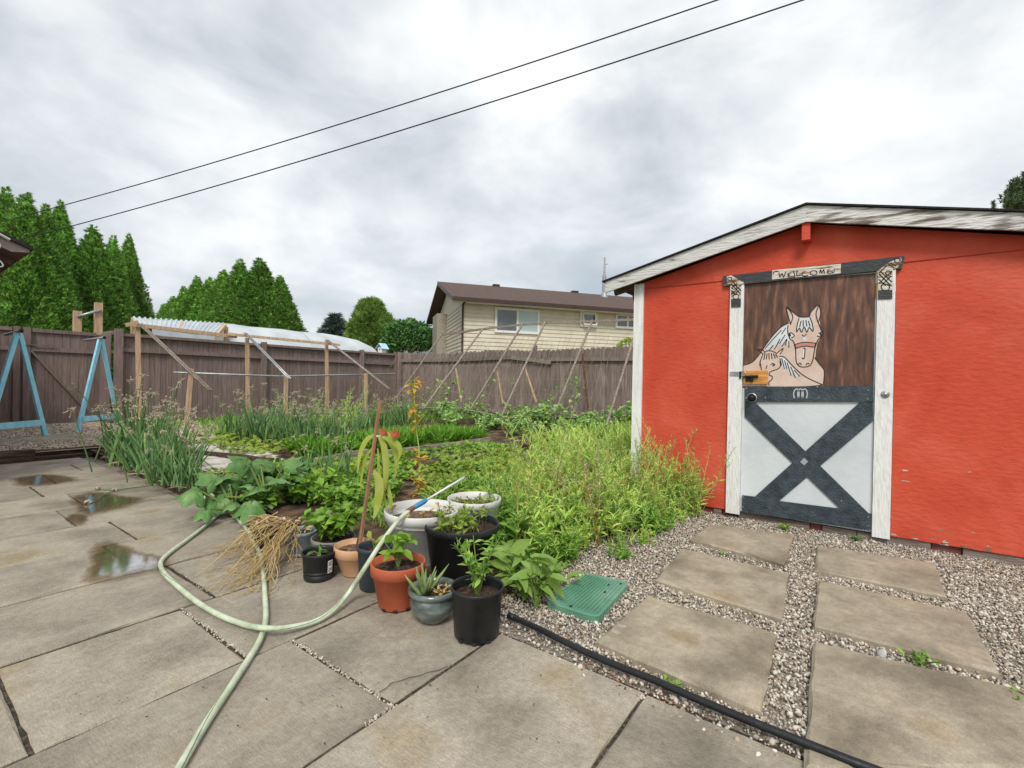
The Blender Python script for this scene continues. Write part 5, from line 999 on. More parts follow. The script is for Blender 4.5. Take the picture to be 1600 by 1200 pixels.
M['grassg'] = leafmat('bright_grass', [(.10, .26, .02), (.17, .38, .03), (.25, .46, .05)], tr=.35)
M['lettuce'] = leafmat('lime_groundcover', [(0.176, 0.286, 0.033), (0.286, 0.396, 0.055), (0.396, 0.473, 0.099)], tr=.35)
M['orange'] = leafmat('orange_leaf', [(.62, .22, .03), (.68, .38, .05), (.64, .52, .08), (.46, .46, .08)], tr=.35)
M['droop'] = leafmat('yellowing_leaf', [(.26, .38, .05), (.40, .47, .08), (.52, .50, .20)], rough=.45, tr=.35, isl=.2, scale=9)
M['aloe'] = mat('aloe_leaf', [(.14, .24, .07), (.24, .33, .12), (.36, .40, .20)], scale=14, rough=.4, transl=.15, spec=.5)
M['stem'] = leafmat('green_stem', [(.12, .19, .04), (.19, .26, .07)], tr=.05)
def curve_leaf(base, d, L_, droop, k=6, r=None): 
    t_ = np.linspace(0, 1, k)[:, None]; d = np.array(d, float); p = np.array(base) + d*L_*t_; p[:, 2] -= (droop*L_*t_**2.2)[:, 0]; return p
def onion_clump(seed, nl=16, hgt=.55, spread=.10, heads=5, fold=.35):
    r = np.random.default_rng(seed); g = Geo(); gh = Geo()
    for i in range(nl):
        a = r.uniform(0, 6.28); b = np.array([r.normal(0, spread), r.normal(0, spread), 0]); L_ = hgt*r.uniform(.6, 1.1); d = fan(np.array(a), np.array(r.uniform(1.0, 1.5)))
        p = curve_leaf(b, d, L_, r.uniform(0, .25), 6)
        if r.uniform() < fold: kx = r.integers(3, 5); p[kx:] = p[kx] + (p[kx:]-p[kx])*[1.3, 1.3, -.9] 
        g.tube(p, np.array([.011, .013, .0125, .011, .008, .0018])*r.uniform(.7, 1.1), 5)
    for i in range(heads):
        a = r.uniform(0, 6.28); b = np.array([r.normal(0, spread), r.normal(0, spread), 0]); L_ = hgt*r.uniform(1.05, 1.5); p = curve_leaf(b, fan(np.array(a), np.array(r.uniform(1.05, 1.5))), L_, r.uniform(0, .25), 6); g.tube(p, np.linspace(.0065, .004, 6), 5)
        m_ = 26; dd = nrm(r.normal(0, 1, (m_, 3))); gh.inst(ICO, rot_frames(m_), p[-1] + dd*r.uniform(.006, .022, m_)[:, None], r.uniform(.003, .007, (m_, 3)))
        for q in range(5): e_ = p[-1] + nrm(r.normal(0, 1, 3))*r.uniform(.03, .07); gh.tube([p[-1], (p[-1]+e_)/2+[0, 0, .008], e_], .0018, 3, cap=False); gh.inst(ICO, rot_frames(1), [e_], [(.006, .006, .009)])
    for i in range(5): a = r.uniform(0, 6.28); gh.tube(curve_leaf((r.normal(0, spread), r.normal(0, spread), .02), fan(np.array(a), np.array(.3)), hgt*.4, .3, 5), [.006, .005, .004, .003, .001], 4, m=0)
    return g, gh
def plant(name, label, cat, loc, parts, group=None, rz=0., sc=1.):
    t_ = thing(name, label, cat, loc, group); t_.rotation_euler = (0, 0, rz); t_.scale = (sc, sc, sc)
    for nm, g, m in parts:
        if nm == 'leaves' and g.I and sum(q[3] for q in g.I) <= 60:
            for pc_ in g.pieces(): pc_.build('leaf', m, t_, off=(0, 0, 0), smooth=True)
        else: tag(g.build(nm, m, t_, off=(0, 0, 0)), kind='stuff')
    return t_
def sz(x_, y_): q = Pz(x_, y_, .08); return np.array([q[0], q[1], float(soil_z(q[0], q[1]))])
# row of walking onions along the patio edge
protos = []
for s in range(4):
    g, gh = onion_clump(40+s, 24, .52+.06*s, .10, 7); protos.append((g.mesh('leaves', M['onion']), gh.mesh('seed_heads', M['umbel'])))
def onion_at(p, k, rz, sc, label, group):
    t_ = thing('onion_plant', label, 'onion plant', p, group); t_.rotation_euler = (0, 0, rz); t_.scale = (sc, sc, sc); link('leaves', protos[k][0], t_); link('seed_heads', protos[k][1], t_)
row = [(200, 722, 1.25), (222, 728, 1.3), (186, 716, 1.1), (212, 716, 1.3), (240, 735, 1.25), (250, 742, 1.05), (228, 720, 1.2), (263, 752, .95), (275, 758, .9), (255, 732, 1.0), (290, 764, .7), (285, 742, .85)]
for i, (x_, y_, s_) in enumerate(row): onion_at(sz(x_, y_), i % 4, i*1.7, s_*.92, 'walking onion ' + ('at the far end of the clump by the blue frame' if y_ < 725 else 'at the near end of the row along the patio edge' if y_ > 745 else 'in the middle of the clump along the patio edge'), 'walking onions along the patio edge')
row2 = [(365, 690), (385, 692), (404, 694), (425, 696), (446, 697), (462, 700), (478, 702), (492, 704), (505, 706), (455, 690), (430, 688), (500, 694), (520, 704), (410, 684), (475, 688), (545, 690), (565, 682)]
for i, (x_, y_) in enumerate(row2): p = sz(x_, y_); onion_at(p, (i+1) % 4, i*2.1, .82+.25*rng.uniform(), 'leek-like onion at the ' + ('left' if x_ < 425 else 'middle' if x_ < 490 else 'right') + ' of the long row across the middle bed', 'onions in the middle bed')
for i, (x_, y_) in enumerate(((605, 668), (618, 664), (630, 662), (640, 668), (598, 662), (585, 668))): onion_at(sz(x_, y_), i % 4, i*1.1, .95, 'blue-green onion by the corner of the panel fence', 'onions by the fence corner')
for i, (x_, y_) in enumerate(((490, 752), (522, 758))): onion_at(sz(x_, y_), i, i*2., .75, ('single leaning onion between the squash and the pots', 'thick onion left of the staked plant')[i], 'onions behind the pots')
# squash plants
LOB = [t_lobed(5, .42, .22), t_lobed(5, .34, .30), t_lobed(7, .3, .25)]
def squash(seed, n, L_, ls):
    r = np.random.default_rng(seed); g = Geo(); gs = Geo()
    for i in range(n):
        a = i*2.4+r.uniform(-.3, .3); el = r.uniform(.35, 1.25); l_ = L_*r.uniform(.55, 1.1); p = curve_leaf((0, 0, .02), fan(np.array(a), np.array(el)), l_, .18, 6); gs.tube(p, np.linspace(.011, .006, 6), 5)
        d = nrm(p[-1]-p[-2]) + [0, 0, -.35]; g.inst(LOB[i % 3], frames(np.array([d]), up=(0, 0, 1), roll=.35), [p[-1]], [ls*r.uniform(.7, 1.15)])
    return g, gs
for i, (x_, y_, L_, ls, n, lab) in enumerate(((365, 812, .30, .20, 12, 'squash plant with lobed silvery leaves at the end of the bed board'), (415, 792, .36, .20, 14, 'squash plant behind the dried stalks'), (352, 784, .28, .17, 9, 'dark squash plant by the hose bend'), (450, 770, .34, .17, 11, 'squash plant behind the blue-grey pot'))):
    g, gs = squash(60+i, n, L_, ls); plant('squash_plant', lab, 'squash plant', sz(x_, y_)*[1, 1, 1] if y_ < 800 else np.array([*Pz(x_, y_)[:2], .03]), [('leaves', g, M['zuke']), ('stalks', gs, M['stem'])], 'squash plants')
def bushy(seed, n, hgt, rad, ls, leaf=t_leaf(.26, .2), stems=9, up=.2, nod=.45):
    r = np.random.default_rng(seed); g = Geo(); gs = Geo(); per = max(1, n//stems)
    for i in range(stems):
        a = i*2.4+r.uniform(-.4, .4); R_ = rad*math.sqrt(r.uniform(.05, 1)); top = np.array([R_*math.cos(a), R_*math.sin(a), hgt*r.uniform(.65, 1.05)*(1-.3*R_/rad)]); p = np.array([[0, 0, 0], top*[.35, .35, .5], top]); p = bez(p, 4); gs.tube(p, np.linspace(.006, .002, len(p)), 4)
        t_ = r.uniform(.25, 1, per); idx = (t_*(len(p)-1)); j = np.clip(idx.astype(int), 0, len(p)-2); pos = p[j] + (p[j+1]-p[j])*(idx-j)[:, None]; aa = r.uniform(0, 6.28, per); d = fan(aa, r.normal(up, nod, per)); g.inst(leaf, frames(d, roll=.45), pos, ls*r.uniform(.55, 1.15, per))
    return g, gs
for i in range(30):
    x_, y_ = rng.uniform(380, 580), rng.uniform(735, 800)
    if i >= 20: x_, y_ = rng.uniform(590, 760), rng.uniform(735, 790)
    k_ = i % 3; g, gs = bushy(300+i, 120, rng.uniform(.14, .26), .17, .075, (t_leaf(.30, .18), t_leaf(.15, .25), t_lobed(5, .3, .2, .06, 14))[k_], 10)
    plant('leafy_plant', ('low bushy green plant in the near bed behind the pots', 'narrow-leaved green plant in the near bed behind the pots', 'lobed pale green plant in the near bed behind the pots')[k_], 'plant', sz(x_, y_), [('leaves', g, (M['pepper'], M['weed2'], M['lime'])[k_]), ('stems', gs, M['stem'])], 'green plants in the near bed')
# fresh bushy greens behind and in the left pots
for i, (x_, y_, hg, rd, n, lab) in enumerate(((430, 762, .30, .24, 260, 'bright leafy green plant behind the squash leaves'), (468, 790, .32, .22, 260, 'bright leafy green plant above the blue-grey pot'), (540, 800, .30, .20, 200, 'leafy green plant behind the tan pot'), (400, 768, .26, .2, 180, 'light green leafy plant left of the squash'), (510, 780, .28, .2, 200, 'leafy plant between the grey bowl and the garden bed'))):
    g, gs = bushy(80+i, n, hg, rd, .085, t_leaf(.30, .18)); plant('leafy_plant', lab, 'plant', sz(x_, y_), [('leaves', g, M['pepper']), ('stems', gs, M['stem'])], 'leafy greens behind the pots')
t_, c, rt, h = POT['grey']; g, gs = bushy(90, 420, .26, .19, .075, t_leaf(.30, .25), 14); plant('pepper_plant', 'bushy bright green pepper plant in the grey bowl pot', 'pepper plant', c, [('leaves', g, M['pepper']), ('stems', gs, M['stem'])])
t_, c, rt, h = POT['terra']; g, gs = bushy(91, 22, .21, .10, .10, t_leaf2(.26, .4), 5); plant('pepper_seedling', 'pepper seedling with glossy leaves in the terracotta pot', 'seedling', c, [('leaves', g, M['pepper']), ('stems', gs, M['stem'])])
t_, c, rt, h = POT['small']; g, gs = bushy(92, 12, .06, .05, .075, t_leaf(.16, .1), 4); plant('seedling', 'small dark seedling in the black pot with the label', 'seedling', c, [('leaves', g, M['zuke']), ('stems', gs, M['stem'])])
t_, c, rt, h = POT['slate']; g, gs = bushy(93, 8, .09, .05, .07, t_leaf(.22, .1), 3); plant('seedling', 'small fading seedling in the dark slate pot', 'seedling', c, [('leaves', g, M['droop']), ('stems', gs, M['stem'])])
# aloe
t_, c, rt, h = POT['ceramic']; al = []; r = np.random.default_rng(3)
for i in range(11):
    a = i*2.4; el = r.uniform(.85, 1.4); L_ = r.uniform(.10, .17); p = curve_leaf((-.03+r.normal(0, .008), .03+r.normal(0, .008), -.005), fan(np.array(a), np.array(el)), L_, -.05, 5); al.append(('leaf', Geo().tube(p, [.011, .0105, .009, .006, .001], 6), M['aloe']))
plant('aloe', 'spiky pale aloe in the glazed ceramic pot', 'aloe', c, [])
for nm_, g, m_ in al: g.build(nm_, m_, bpy.data.objects['aloe'], off=(0, 0, 0), smooth=True)
g, gs = bushy(94, 30, .05, .05, .03, t_leaf(.2), 6); plant('dead_sprig', 'withered sprig beside the aloe', 'plant', c + nrm([.4, -1, 0])*.04, [('leaves', g, M['dry']), ('stems', gs, M['dry'])])
# black pot: pale celery-like stalk with narrow shoots
t_, c, rt, h = POT['black']; g, gs = bushy(95, 150, .34, .13, .055, t_leaf(.15, .15), 11, up=.5); r = np.random.default_rng(4)
for i in range(7): a = i*.9; gs.tube(curve_leaf((0, 0, -.01), fan(np.array(a), np.array(1.35)), .14, 0, 4), [.010, .009, .006, .003], 5)
plant('celery_plant', 'pale thin-leaved plant growing in the tall black pot', 'plant', c, [('leaves', g, M['weed2']), ('stems', gs, M['stem'])])
# seedlings in the wide tub and the white planters
def seedbed(key, n, m, label, ls=.05, hg=.08):
    t_, c, rt, h = POT[key]; r = np.random.default_rng(n); g = Geo(); gs = Geo(); q = rt*.85*np.sqrt(r.uniform(0, 1, n)); a = r.uniform(0, 6.28, n)
    for x_, y_ in zip(q*np.cos(a), q*np.sin(a)): e_ = np.array([x_, y_, 0]) + r.normal(0, .015, 3)*[1, 1, 0] + [0, 0, hg*r.uniform(.5, 1.2)]; gs.tube([(x_, y_, -.01), e_], .0018, 3, cap=False); k = 5; g.inst(t_leaf(.22, .2), frames(fan(r.uniform(0, 6.28, k), r.normal(.4, .4, k)), roll=.4), np.tile(e_, (k, 1)) - [0, 0, 1]*r.uniform(0, .03, (k, 1)), ls*r.uniform(.5, 1.1, k))
    plant('seedlings', label, 'seedlings', c, [('leaves', g, m), ('stems', gs, M['stem'])])
seedbed('big', 46, M['lettuce'], 'pale green seedlings crowding the wide black tub', .05, .09); seedbed('white', 9, M['dry'], 'few withered seedlings in the large white planter', .04, .05); seedbed('white2', 16, M['lettuce'], 'small seedlings in the worn white bucket', .04, .06); seedbed('blue', 6, M['dry'], 'withered bits in the blue-grey pot', .03, .02)
# staked plant in the tan pot
t_, c, rt, h = POT['tan']; top = Pd(594, 626, 2.86); base = c + np.array([.02, 0, -.02]); L_ = top-c
sp = thing('staked_plant', 'yellowing plant with long drooping leaves tied to a stick', 'plant', c); g = Geo(); g.beam(base, top, .016, .016, up=(1, 0, 0)); g.build('stake', mat('brown_stick', ['#7d5d43', '#a17c5d'], scale=6, rough=.8, stretch=(6, 6, 1)), sp)
g = Geo(); stm = [base + [.0, .02, 0], base + L_*.3 + [.01, .02, 0], base + L_*.55 + [-.005, .018, 0], base + L_*.74 + [.01, .01, 0]]; g.tube(bez(stm, 6), np.linspace(.012, .007, 19), 7); g.build('stem', M['bark'], sp, smooth=True)
def pxdrop(a, dep, pts, w_):
    return [Pd(x_, y_, dep) for x_, y_ in pts], w_
def strap(gg, pts, w_, tilt):
    p = bez(pts, 5); k = len(p); t_ = nrm(np.gradient(p, axis=0)); side = nrm(np.cross(t_, nrm(Fw*math.cos(tilt) + Rt*math.sin(tilt)))); ww = w_*np.sin(np.linspace(.25, math.pi, k))**.8
    cup = nrm(np.cross(side, t_))*(ww*.25)[:, None]; gg.add(np.concatenate([p-side*ww[:, None]+cup, p, p+side*ww[:, None]+cup]), [(i, i+1, k+i+1, k+i) for i in range(k-1)] + [(k+i, k+i+1, 2*k+i+1, 2*k+i) for i in range(k-1)])
D0 = 2.84
for pts, w_, tl_, dd in (([(588, 678), (572, 688), (562, 710), (558, 742)], .022, .3, .02), ([(592, 682), (600, 700), (603, 740), (595, 785)], .026, -.2, -.04), ([(594, 680), (610, 690), (620, 715), (616, 752)], .024, -.4, .03), ([(590, 700), (592, 740), (600, 780), (606, 803)], .018, .5, -.02),
                     ([(584, 735), (592, 755), (590, 785), (584, 812)], .036, .1, -.07), ([(594, 672), (606, 680), (625, 700), (622, 722)], .022, -.3, -.05), ([(582, 700), (570, 715), (566, 735), (563, 760)], .018, .2, .05), ([(600, 735), (606, 760), (611, 785), (608, 800)], .014, -.2, 0)):
    g = Geo(); strap(g, [Pd(x_, y_, D0+dd) for x_, y_ in pts], w_*.74, tl_); g.build('drooping_leaf', M['droop'], sp, smooth=True)
RL = leafmat('red_leaf', [(.42, .07, .04), (.55, .16, .07)])
for x_, y_, l_ in ((593, 672, .055), (610, 674, .065)):
    go = Geo(); go.inst(t_leaf(.42, .3), frames(np.array([Rt*.8 - np.array([0, 0, .5])]), up=tuple(-Fw)), [Pd(x_, y_, D0-.07)], [l_]); go.build('red_leaf', RL, sp)
g = Geo(); tz = base + L_*.775; g.lathe([(.017, -.006), (.019, 0), (.017, .006)], 10, tz); g.build('tie', mat('white_tie', '#c9c7c0', rough=.7), sp)
# tall orange leaved plant
ob = sz(655, 775); op = thing('orange_plant', 'tall thin plant with orange and yellow leaves in the middle bed', 'plant', ob); topo = Pd(648, 592, proj(ob)[2]); r = np.random.default_rng(9)
pp = bez([ob, ob + (topo-ob)*.35 + [.02, 0, 0], ob + (topo-ob)*.7 - [.015, 0, 0], topo], 8); g = Geo(); g.tube(pp, np.linspace(.008, .003, len(pp)), 5); g.build('stem', M['weedstem'], op)
g = Geo()
for tt, n_, s_ in ((.08, 15, .10), (.15, 14, .10), (.30, 13, .09), (.36, 8, .08), (.55, 8, .08), (.66, 14, .10), (.74, 14, .11), (.86, 8, .11), (.92, 8, .11), (.97, 7, .10), (1.0, 5, .07)):
    p = pp[int(tt*(len(pp)-1))]; g.inst(t_leaf(.17, .25), frames(fan(r.uniform(0, 6.28, n_), r.normal(.1, .45, n_)), roll=.4), p + r.normal(0, .02, (n_, 3)), s_*r.uniform(.6, 1.1, n_))
tag(g.build('leaves', M['orange'], op), kind='stuff')
# ---------------------------------------------------------------- dried stalks over the green tub
t_, c, rt, h = POT['green']; r = np.random.default_rng(14); ds = thing('dried_stalks', 'bundle of dry straw-coloured onion stalks spilling over the pots', 'dried stalks', c); g = Geo()
def dry(p, w_=.005): b_ = bez(p, 5); k_ = len(b_); g.tube(b_, np.linspace(w_, w_*.4, k_)*.68*(1+.25*np.sin(np.arange(k_)*1.9+r.uniform(0, 6))), 4)
def strand(p0, p1, lift, w_, curl):
    n_ = 5; pts = [p0]
    for t_ in (.22, .45, .68, .86): q = p0*(1-t_) + p1*t_ + r.normal(0, .018+.02*curl, 3)*[1, 1, .35]; q[2] = max(.008, p0[2]*(1-t_)**1.5 + lift*math.sin(math.pi*min(1, t_*1.7))*(t_ < .6)); pts.append(q)
    pts.append(p1); e2 = p1 + r.normal(0, .03+.03*curl, 3)*[1, 1, 0]; e2[2] = .006; pts.append(e2); dry(pts, w_)
for k in range(34): strand(Pd(r.uniform(392, 440), r.uniform(814, 828), 3.0), Pz(r.uniform(345, 410), r.uniform(842, 890), .008), r.uniform(0, .05), r.uniform(.0018, .0045), 1)
for k in range(40): strand(Pd(r.uniform(440, 468), r.uniform(818, 832), 2.95), Pz(r.uniform(345, 430), r.uniform(893, 932), .008), r.uniform(0, .03), r.uniform(.002, .0052), .3)
for k in range(12): strand(Pd(r.uniform(450, 472), r.uniform(814, 828), 2.96), Pz(r.uniform(425, 470), r.uniform(860, 915), .008), r.uniform(0, .02), r.uniform(.002, .005), .4)
for k in range(10): strand(Pd(r.uniform(392, 450), r.uniform(806, 822), 3.0), Pz(r.uniform(298, 345), r.uniform(850, 910), .008), .02, r.uniform(.0015, .003), .8)
for k in range(34):
    e_ = Pz(r.uniform(322, 425), r.uniform(855, 930), .007); q = e_ + np.array([r.normal(0, .07), r.normal(0, .07), 0]); dry([e_, (e_+q)/2 + [r.normal(0, .03), r.normal(0, .03), .012], q], .0024)
for k in range(26):
    a, b = Pd(r.uniform(385, 470), r.uniform(806, 822), 3.05), Pd(r.uniform(385, 470), r.uniform(806, 826), 3.0); dry([a, (a+b)/2 + [0, 0, .03*r.uniform()], b], .004)
for (q0, q1) in (((434, 800), (305, 900)), ((452, 812), (330, 928)), ((440, 822), (322, 925)), ((455, 822), (400, 925)), ((452, 826), (345, 925)), ((458, 822), (460, 868)), ((440, 830), (426, 882))):
    a = Pd(*q0, 3.0); b = Pz(*q1, .008); dry([a, a*.6+b*.4 + [0, 0, .03], a*.25+b*.75, b], .005)
tag(g.build('stalks', M['dry'], ds), kind='stuff')
g = Geo(); n = 24; g.inst(ICO, rot_frames(n), [Pd(r.uniform(395, 470), r.uniform(808, 824), 3.02) for _ in range(n)], r.uniform(.008, .016, (n, 3))); g.build('bulbs', mat('papery_bulb', ['#9a6f5c', '#c09a83', '#d7c3b0'], scale=10, isl=.6, rough=.6), ds)['kind'] = 'stuff'
for x_, y_ in ((331, 901), (345, 923)):
    pass
# onion scape lying across the slabs
g = Geo(); sc_ = [Pz(272, 754, .04), Pz(245, 757, .012), Pz(215, 761, .008), Pz(180, 765, .008), Pz(152, 764, .008)]; g.tube(bez(sc_, 6), .006, 6); s1 = [Pz(180, 766, .008), Pz(165, 772, .008), Pz(150, 783, .008), Pz(140, 787, .008)]; g.tube(bez(s1, 5), .004, 5)
lp = thing('fallen_scape', 'long green onion scape fallen across the wet slabs', 'onion stalk', Pz(210, 762)); g.build('stalk', M['onion'], lp); g = Geo()
for q in ((152, 764), (180, 766), (137, 786)): n = 14; dd = nrm(r.normal(0, 1, (n, 3))); dd[:, 2] = np.abs(dd[:, 2]); g.inst(ICO, rot_frames(n), Pz(*q, .01) + dd*.022, r.uniform(.006, .011, (n, 3)))
tag(g.build('seed_head', M['umbel'], lp), kind='stuff')
# ---------------------------------------------------------------- tall weeds between garden and shed
def weed(seed, hgt, rad, stems, m_leaf, per=17, ls=.062, pods=True):
    r = np.random.default_rng(seed); g = Geo(); gs = Geo(); gp = Geo(); nar = t_blade(.065, .25)
    for i in range(stems):
        a = r.uniform(0, 6.28); lean = r.uniform(.0, .55); L_ = hgt*(r.uniform(.4, .85) if r.uniform() < .6 else r.uniform(.85, 1.25)); b = np.array([r.normal(0, rad), r.normal(0, rad), 0]); p = curve_leaf(b, fan(np.array(a), np.array(1.57-lean)), L_, r.uniform(-.05, .2), 6); gs.tube(p, np.linspace(.0032, .0012, 6), 3, cap=False)
        brs = [p]
        for q in range(4):
            j = r.integers(1, 5); a2 = a+r.normal(0, 1.3); p2 = curve_leaf(p[j], fan(np.array(a2), np.array(r.uniform(.7, 1.3))), L_*r.uniform(.22, .42), .05, 4); gs.tube(p2, np.linspace(.002, .0008, 4), 3, cap=False); brs.append(p2)
        for bi, pb in enumerate(brs):
            n = per if bi == 0 else per//2; t_ = r.uniform(.05, .95, n)*(len(pb)-1); j = t_.astype(int); pos = pb[j] + (pb[np.minimum(j+1, len(pb)-1)]-pb[j])*(t_-j)[:, None]; hh = pos[:, 2]/hgt
            d = fan(r.uniform(0, 6.28, n), r.normal(.65, .35, n)); s_ = ls*r.uniform(.5, 1.2, n)*(1.25-.75*np.clip(hh, 0, 1)); g.inst(nar if seed % 2 else t_leaf(.10, .2), frames(d, roll=.6), pos, s_*1.15)
            if pods: 
                n2 = 7; t2 = r.uniform(.55, 1, n2)*(len(pb)-1)*.999; j2 = t2.astype(int); ps = pb[j2] + (pb[np.minimum(j2+1, len(pb)-1)]-pb[j2])*(t2-j2)[:, None]; gp.inst(t_blade(.10, 0), frames(fan(r.uniform(0, 6.28, n2), r.normal(.9, .3, n2)), roll=1), ps, r.uniform(.018, .034, n2))
    return g.mesh('leaves', m_leaf), gs.mesh('stems', M['weedstem']), (gp.mesh('seed_pods', M['weeddry'] if seed % 3 == 0 else M['weed']) if pods else None)
WD = [weed(100, .52, .05, 8, M['weed']), weed(101, .58, .06, 8, M['weed']), weed(102, .42, .06, 9, M['weed2'], 15, .085), weed(103, .62, .04, 7, M['weed']), weed(104, .34, .07, 10, M['weed2'], 13, .10), weed(105, .68, .04, 6, M['weed'])]
def weed_at(p, k, rz, s_, label, group, tilt=(0, 0)):
    t_ = thing('weed', label, 'weed', p, group); t_.rotation_euler = (tilt[0], tilt[1], rz); t_.scale = (s_, s_, s_)
    link('leaves', WD[k][0], t_); link('stems', WD[k][1], t_)
    if WD[k][2]: link('seed_pods', WD[k][2], t_)
wr = np.random.default_rng(31); outline = [(770, 868), (830, 842), (880, 882), (960, 876), (1030, 842), (1085, 806), (1076, 780), (1000, 768), (900, 778), (800, 790), (762, 815)]
OU = np.array([Pz(x_, y_, .03)[:2] for x_, y_ in outline]); nW = 0
def wl(px_, d_):
    if px_ < 800: return 'feathery weed right behind the white bucket and black tub'
    if d_ < 3.0: return 'fresh green weed at the gravel edge above the valve box'
    if px_ > 960: return 'feathery weed at the shed end of the overgrown patch'
    return 'feathery yellow-green weed in the middle of the overgrown patch' if d_ < 3.7 else 'feathery weed at the back of the overgrown patch'
while nW < 64:
    q = np.array([wr.uniform(OU[:, 0].min(), OU[:, 0].max()), wr.uniform(OU[:, 1].min(), OU[:, 1].max())])
    if not inside(np.array([q[0]]), np.array([q[1]]), OU)[0] or q[0] > 4.30: continue
    d_ = q @ CM[2][:2]; px_ = proj([q[0], q[1], 0])[0]
    k = wr.choice([0, 1, 3, 5, 2, 4], p=[.25, .25, .15, .08, .15, .12])
    if d_ < 3.2 and px_ > 860: k = wr.choice([2, 4, 0])
    s_ = wr.choice([wr.uniform(.4, .7), wr.uniform(.75, 1.2)])*(1.0 if d_ > 2.9 else .8)
    weed_at((q[0], q[1], float(soil_z(*q)) if q[1] > 1.05 else -.02), int(k), wr.uniform(0, 6.28), s_, wl(px_, d_), 'weeds between pots and shed'); nW += 1
for i, (x_, y_, s_) in enumerate(((1068, 805, 1.05), (1080, 806, .95), (1050, 800, 1.1), (1040, 796, 1.0), (1092, 808, .85), (1022, 790, 1.1))):
    p = Pz(x_, y_, 0); p[0] = min(p[0], 4.28); weed_at(p, (3, 5, 1)[i % 3], i*1.3, s_, 'tall gone-to-seed weed leaning against the red shed wall', 'weeds against the shed wall', (.0, .0))
# seedy straw stalks in front of the red wall
r = np.random.default_rng(77); g = Geo(); gs = Geo()
for k in range(26):
    x_ = r.uniform(1006, 1098); b = Pz(x_-r.uniform(0, 30), 806, 0); b[0] = min(b[0], 4.2); topp = Pu(x_ + r.uniform(-8, 12), r.uniform(675, 760), 4.26); p = bez([b, b*.5+topp*.5 + [-.03, .02, .03], topp], 5); gs.tube(p, np.linspace(.003, .001, len(p)), 3, cap=False)
    n = 34; t_ = r.uniform(.35, 1, n)*(len(p)-1)*.999; j = t_.astype(int); pos = p[j] + (p[j+1]-p[j])*(t_-j)[:, None]; g.inst(t_blade(.10), frames(fan(r.uniform(0, 6.28, n), r.normal(.9, .4, n)), roll=1), pos, r.uniform(.016, .034, n))
plant('seed_stalks', 'straw-yellow seed stalks standing out against the red wall', 'weed', (0, 0, 0), [('pods', g, M['weeddry']), ('stems', gs, M['weeddry'])])
# dry straw stalks standing in the patch
for j in range(16):
    r = np.random.default_rng(500+j); q = OU.mean(0) + (OU[j % len(OU)]-OU.mean(0))*r.uniform(.1, .8); g = Geo(); gs = Geo()
    for k in range(5):
        p = curve_leaf((r.normal(0, .04), r.normal(0, .04), 0), fan(np.array(r.uniform(0, 6.28)), np.array(r.uniform(1.05, 1.45))), r.uniform(.45, .78), .12, 7); gs.tube(p, np.linspace(.003, .001, 7), 3, cap=False); n = 26; t_ = r.uniform(.4, .99, n)*6; i_ = t_.astype(int); pos = p[i_] + (p[i_+1]-p[i_])*(t_-i_)[:, None]; g.inst(t_blade(.12), frames(fan(r.uniform(0, 6.28, n), r.normal(.8, .4, n)), roll=1), pos, r.uniform(.014, .034, n))
    plant('straw_weed', 'pale dry weed stalk standing among the green weeds', 'weed', (min(q[0], 4.25), q[1], float(soil_z(*q))), [('pods', g, M['weeddry'] if j % 2 else M['umbel']), ('stems', gs, M['weeddry'])], 'dry weed stalks in the patch')
# broad leaved plants between black pot and gravel
for i, (x_, y_, n, ls, lab) in enumerate(((812, 930, 46, .15, 'broad-leaved green plant beside the tall black pot'), (838, 952, 34, .12, 'broad-leaved plant hanging over the black edging'), (800, 895, 40, .13, 'broad-leaved plant behind the tall black pot'), (860, 925, 26, .10, 'small broad-leaved plant by the valve box'))):
    g, gs = bushy(120+i, n, .34-.05*i, .13, ls, t_leaf2(.20, .45), 7, up=.35); p = Pz(x_, y_, -.01); plant('broad_leaf_plant', lab, 'plant', p, [('leaves', g, M['broad']), ('stems', gs, M['stem'])], 'broad-leaved plants by the black pot')
# bean row below the trellis and along the back fence
BN = []
for s in range(4):
    g, gs = bushy(140+s, 340, .62+.08*s, .46, .105, t_leaf(.38, .25), 16, up=.0); BN.append((g.mesh('leaves', M['bean']), gs.mesh('stems', M['stem'])))
br = [(8.1, 9.3), (7.9, 8.6), (8.2, 8.0), (8.0, 7.4), (8.3, 6.8), (8.1, 6.3), (8.4, 5.7), (8.2, 5.1), (8.4, 4.6), (8.3, 4.1), (8.9, 8.8), (9.0, 7.6), (9.0, 6.6), (9.1, 5.4), (9.1, 4.4), (7.5, 6.9), (7.4, 6.2), (7.5, 5.5), (7.4, 4.9), (7.5, 4.3), (7.3, 3.7), (9.6, 9.6), (9.7, 5.0), (9.6, 3.9)]
for i, (u, v) in enumerate(br):
    t_ = thing('bean_plant', ('bean plant at the foot of the dog-eared fence behind the trellis' if u > 8.7 else 'pale green bean plant at the front edge of the bean bed' if u < 7.7 else 'pale green bean plant under the leaning laths') + (', towards the shed' if v < 5.6 else ', towards the fence corner'), 'bean plant', (u+rng.normal(0, .08), v+rng.normal(0, .08), float(soil_z(u, v))), 'bean plants under the trellis'); t_.rotation_euler = (0, 0, i*1.9); s_ = rng.uniform(.75, 1.15)*(1.0 if u > 8 else .7); t_.scale = (s_, s_, s_*.85); link('leaves', BN[i % 4][0], t_); link('stems', BN[i % 4][1], t_)
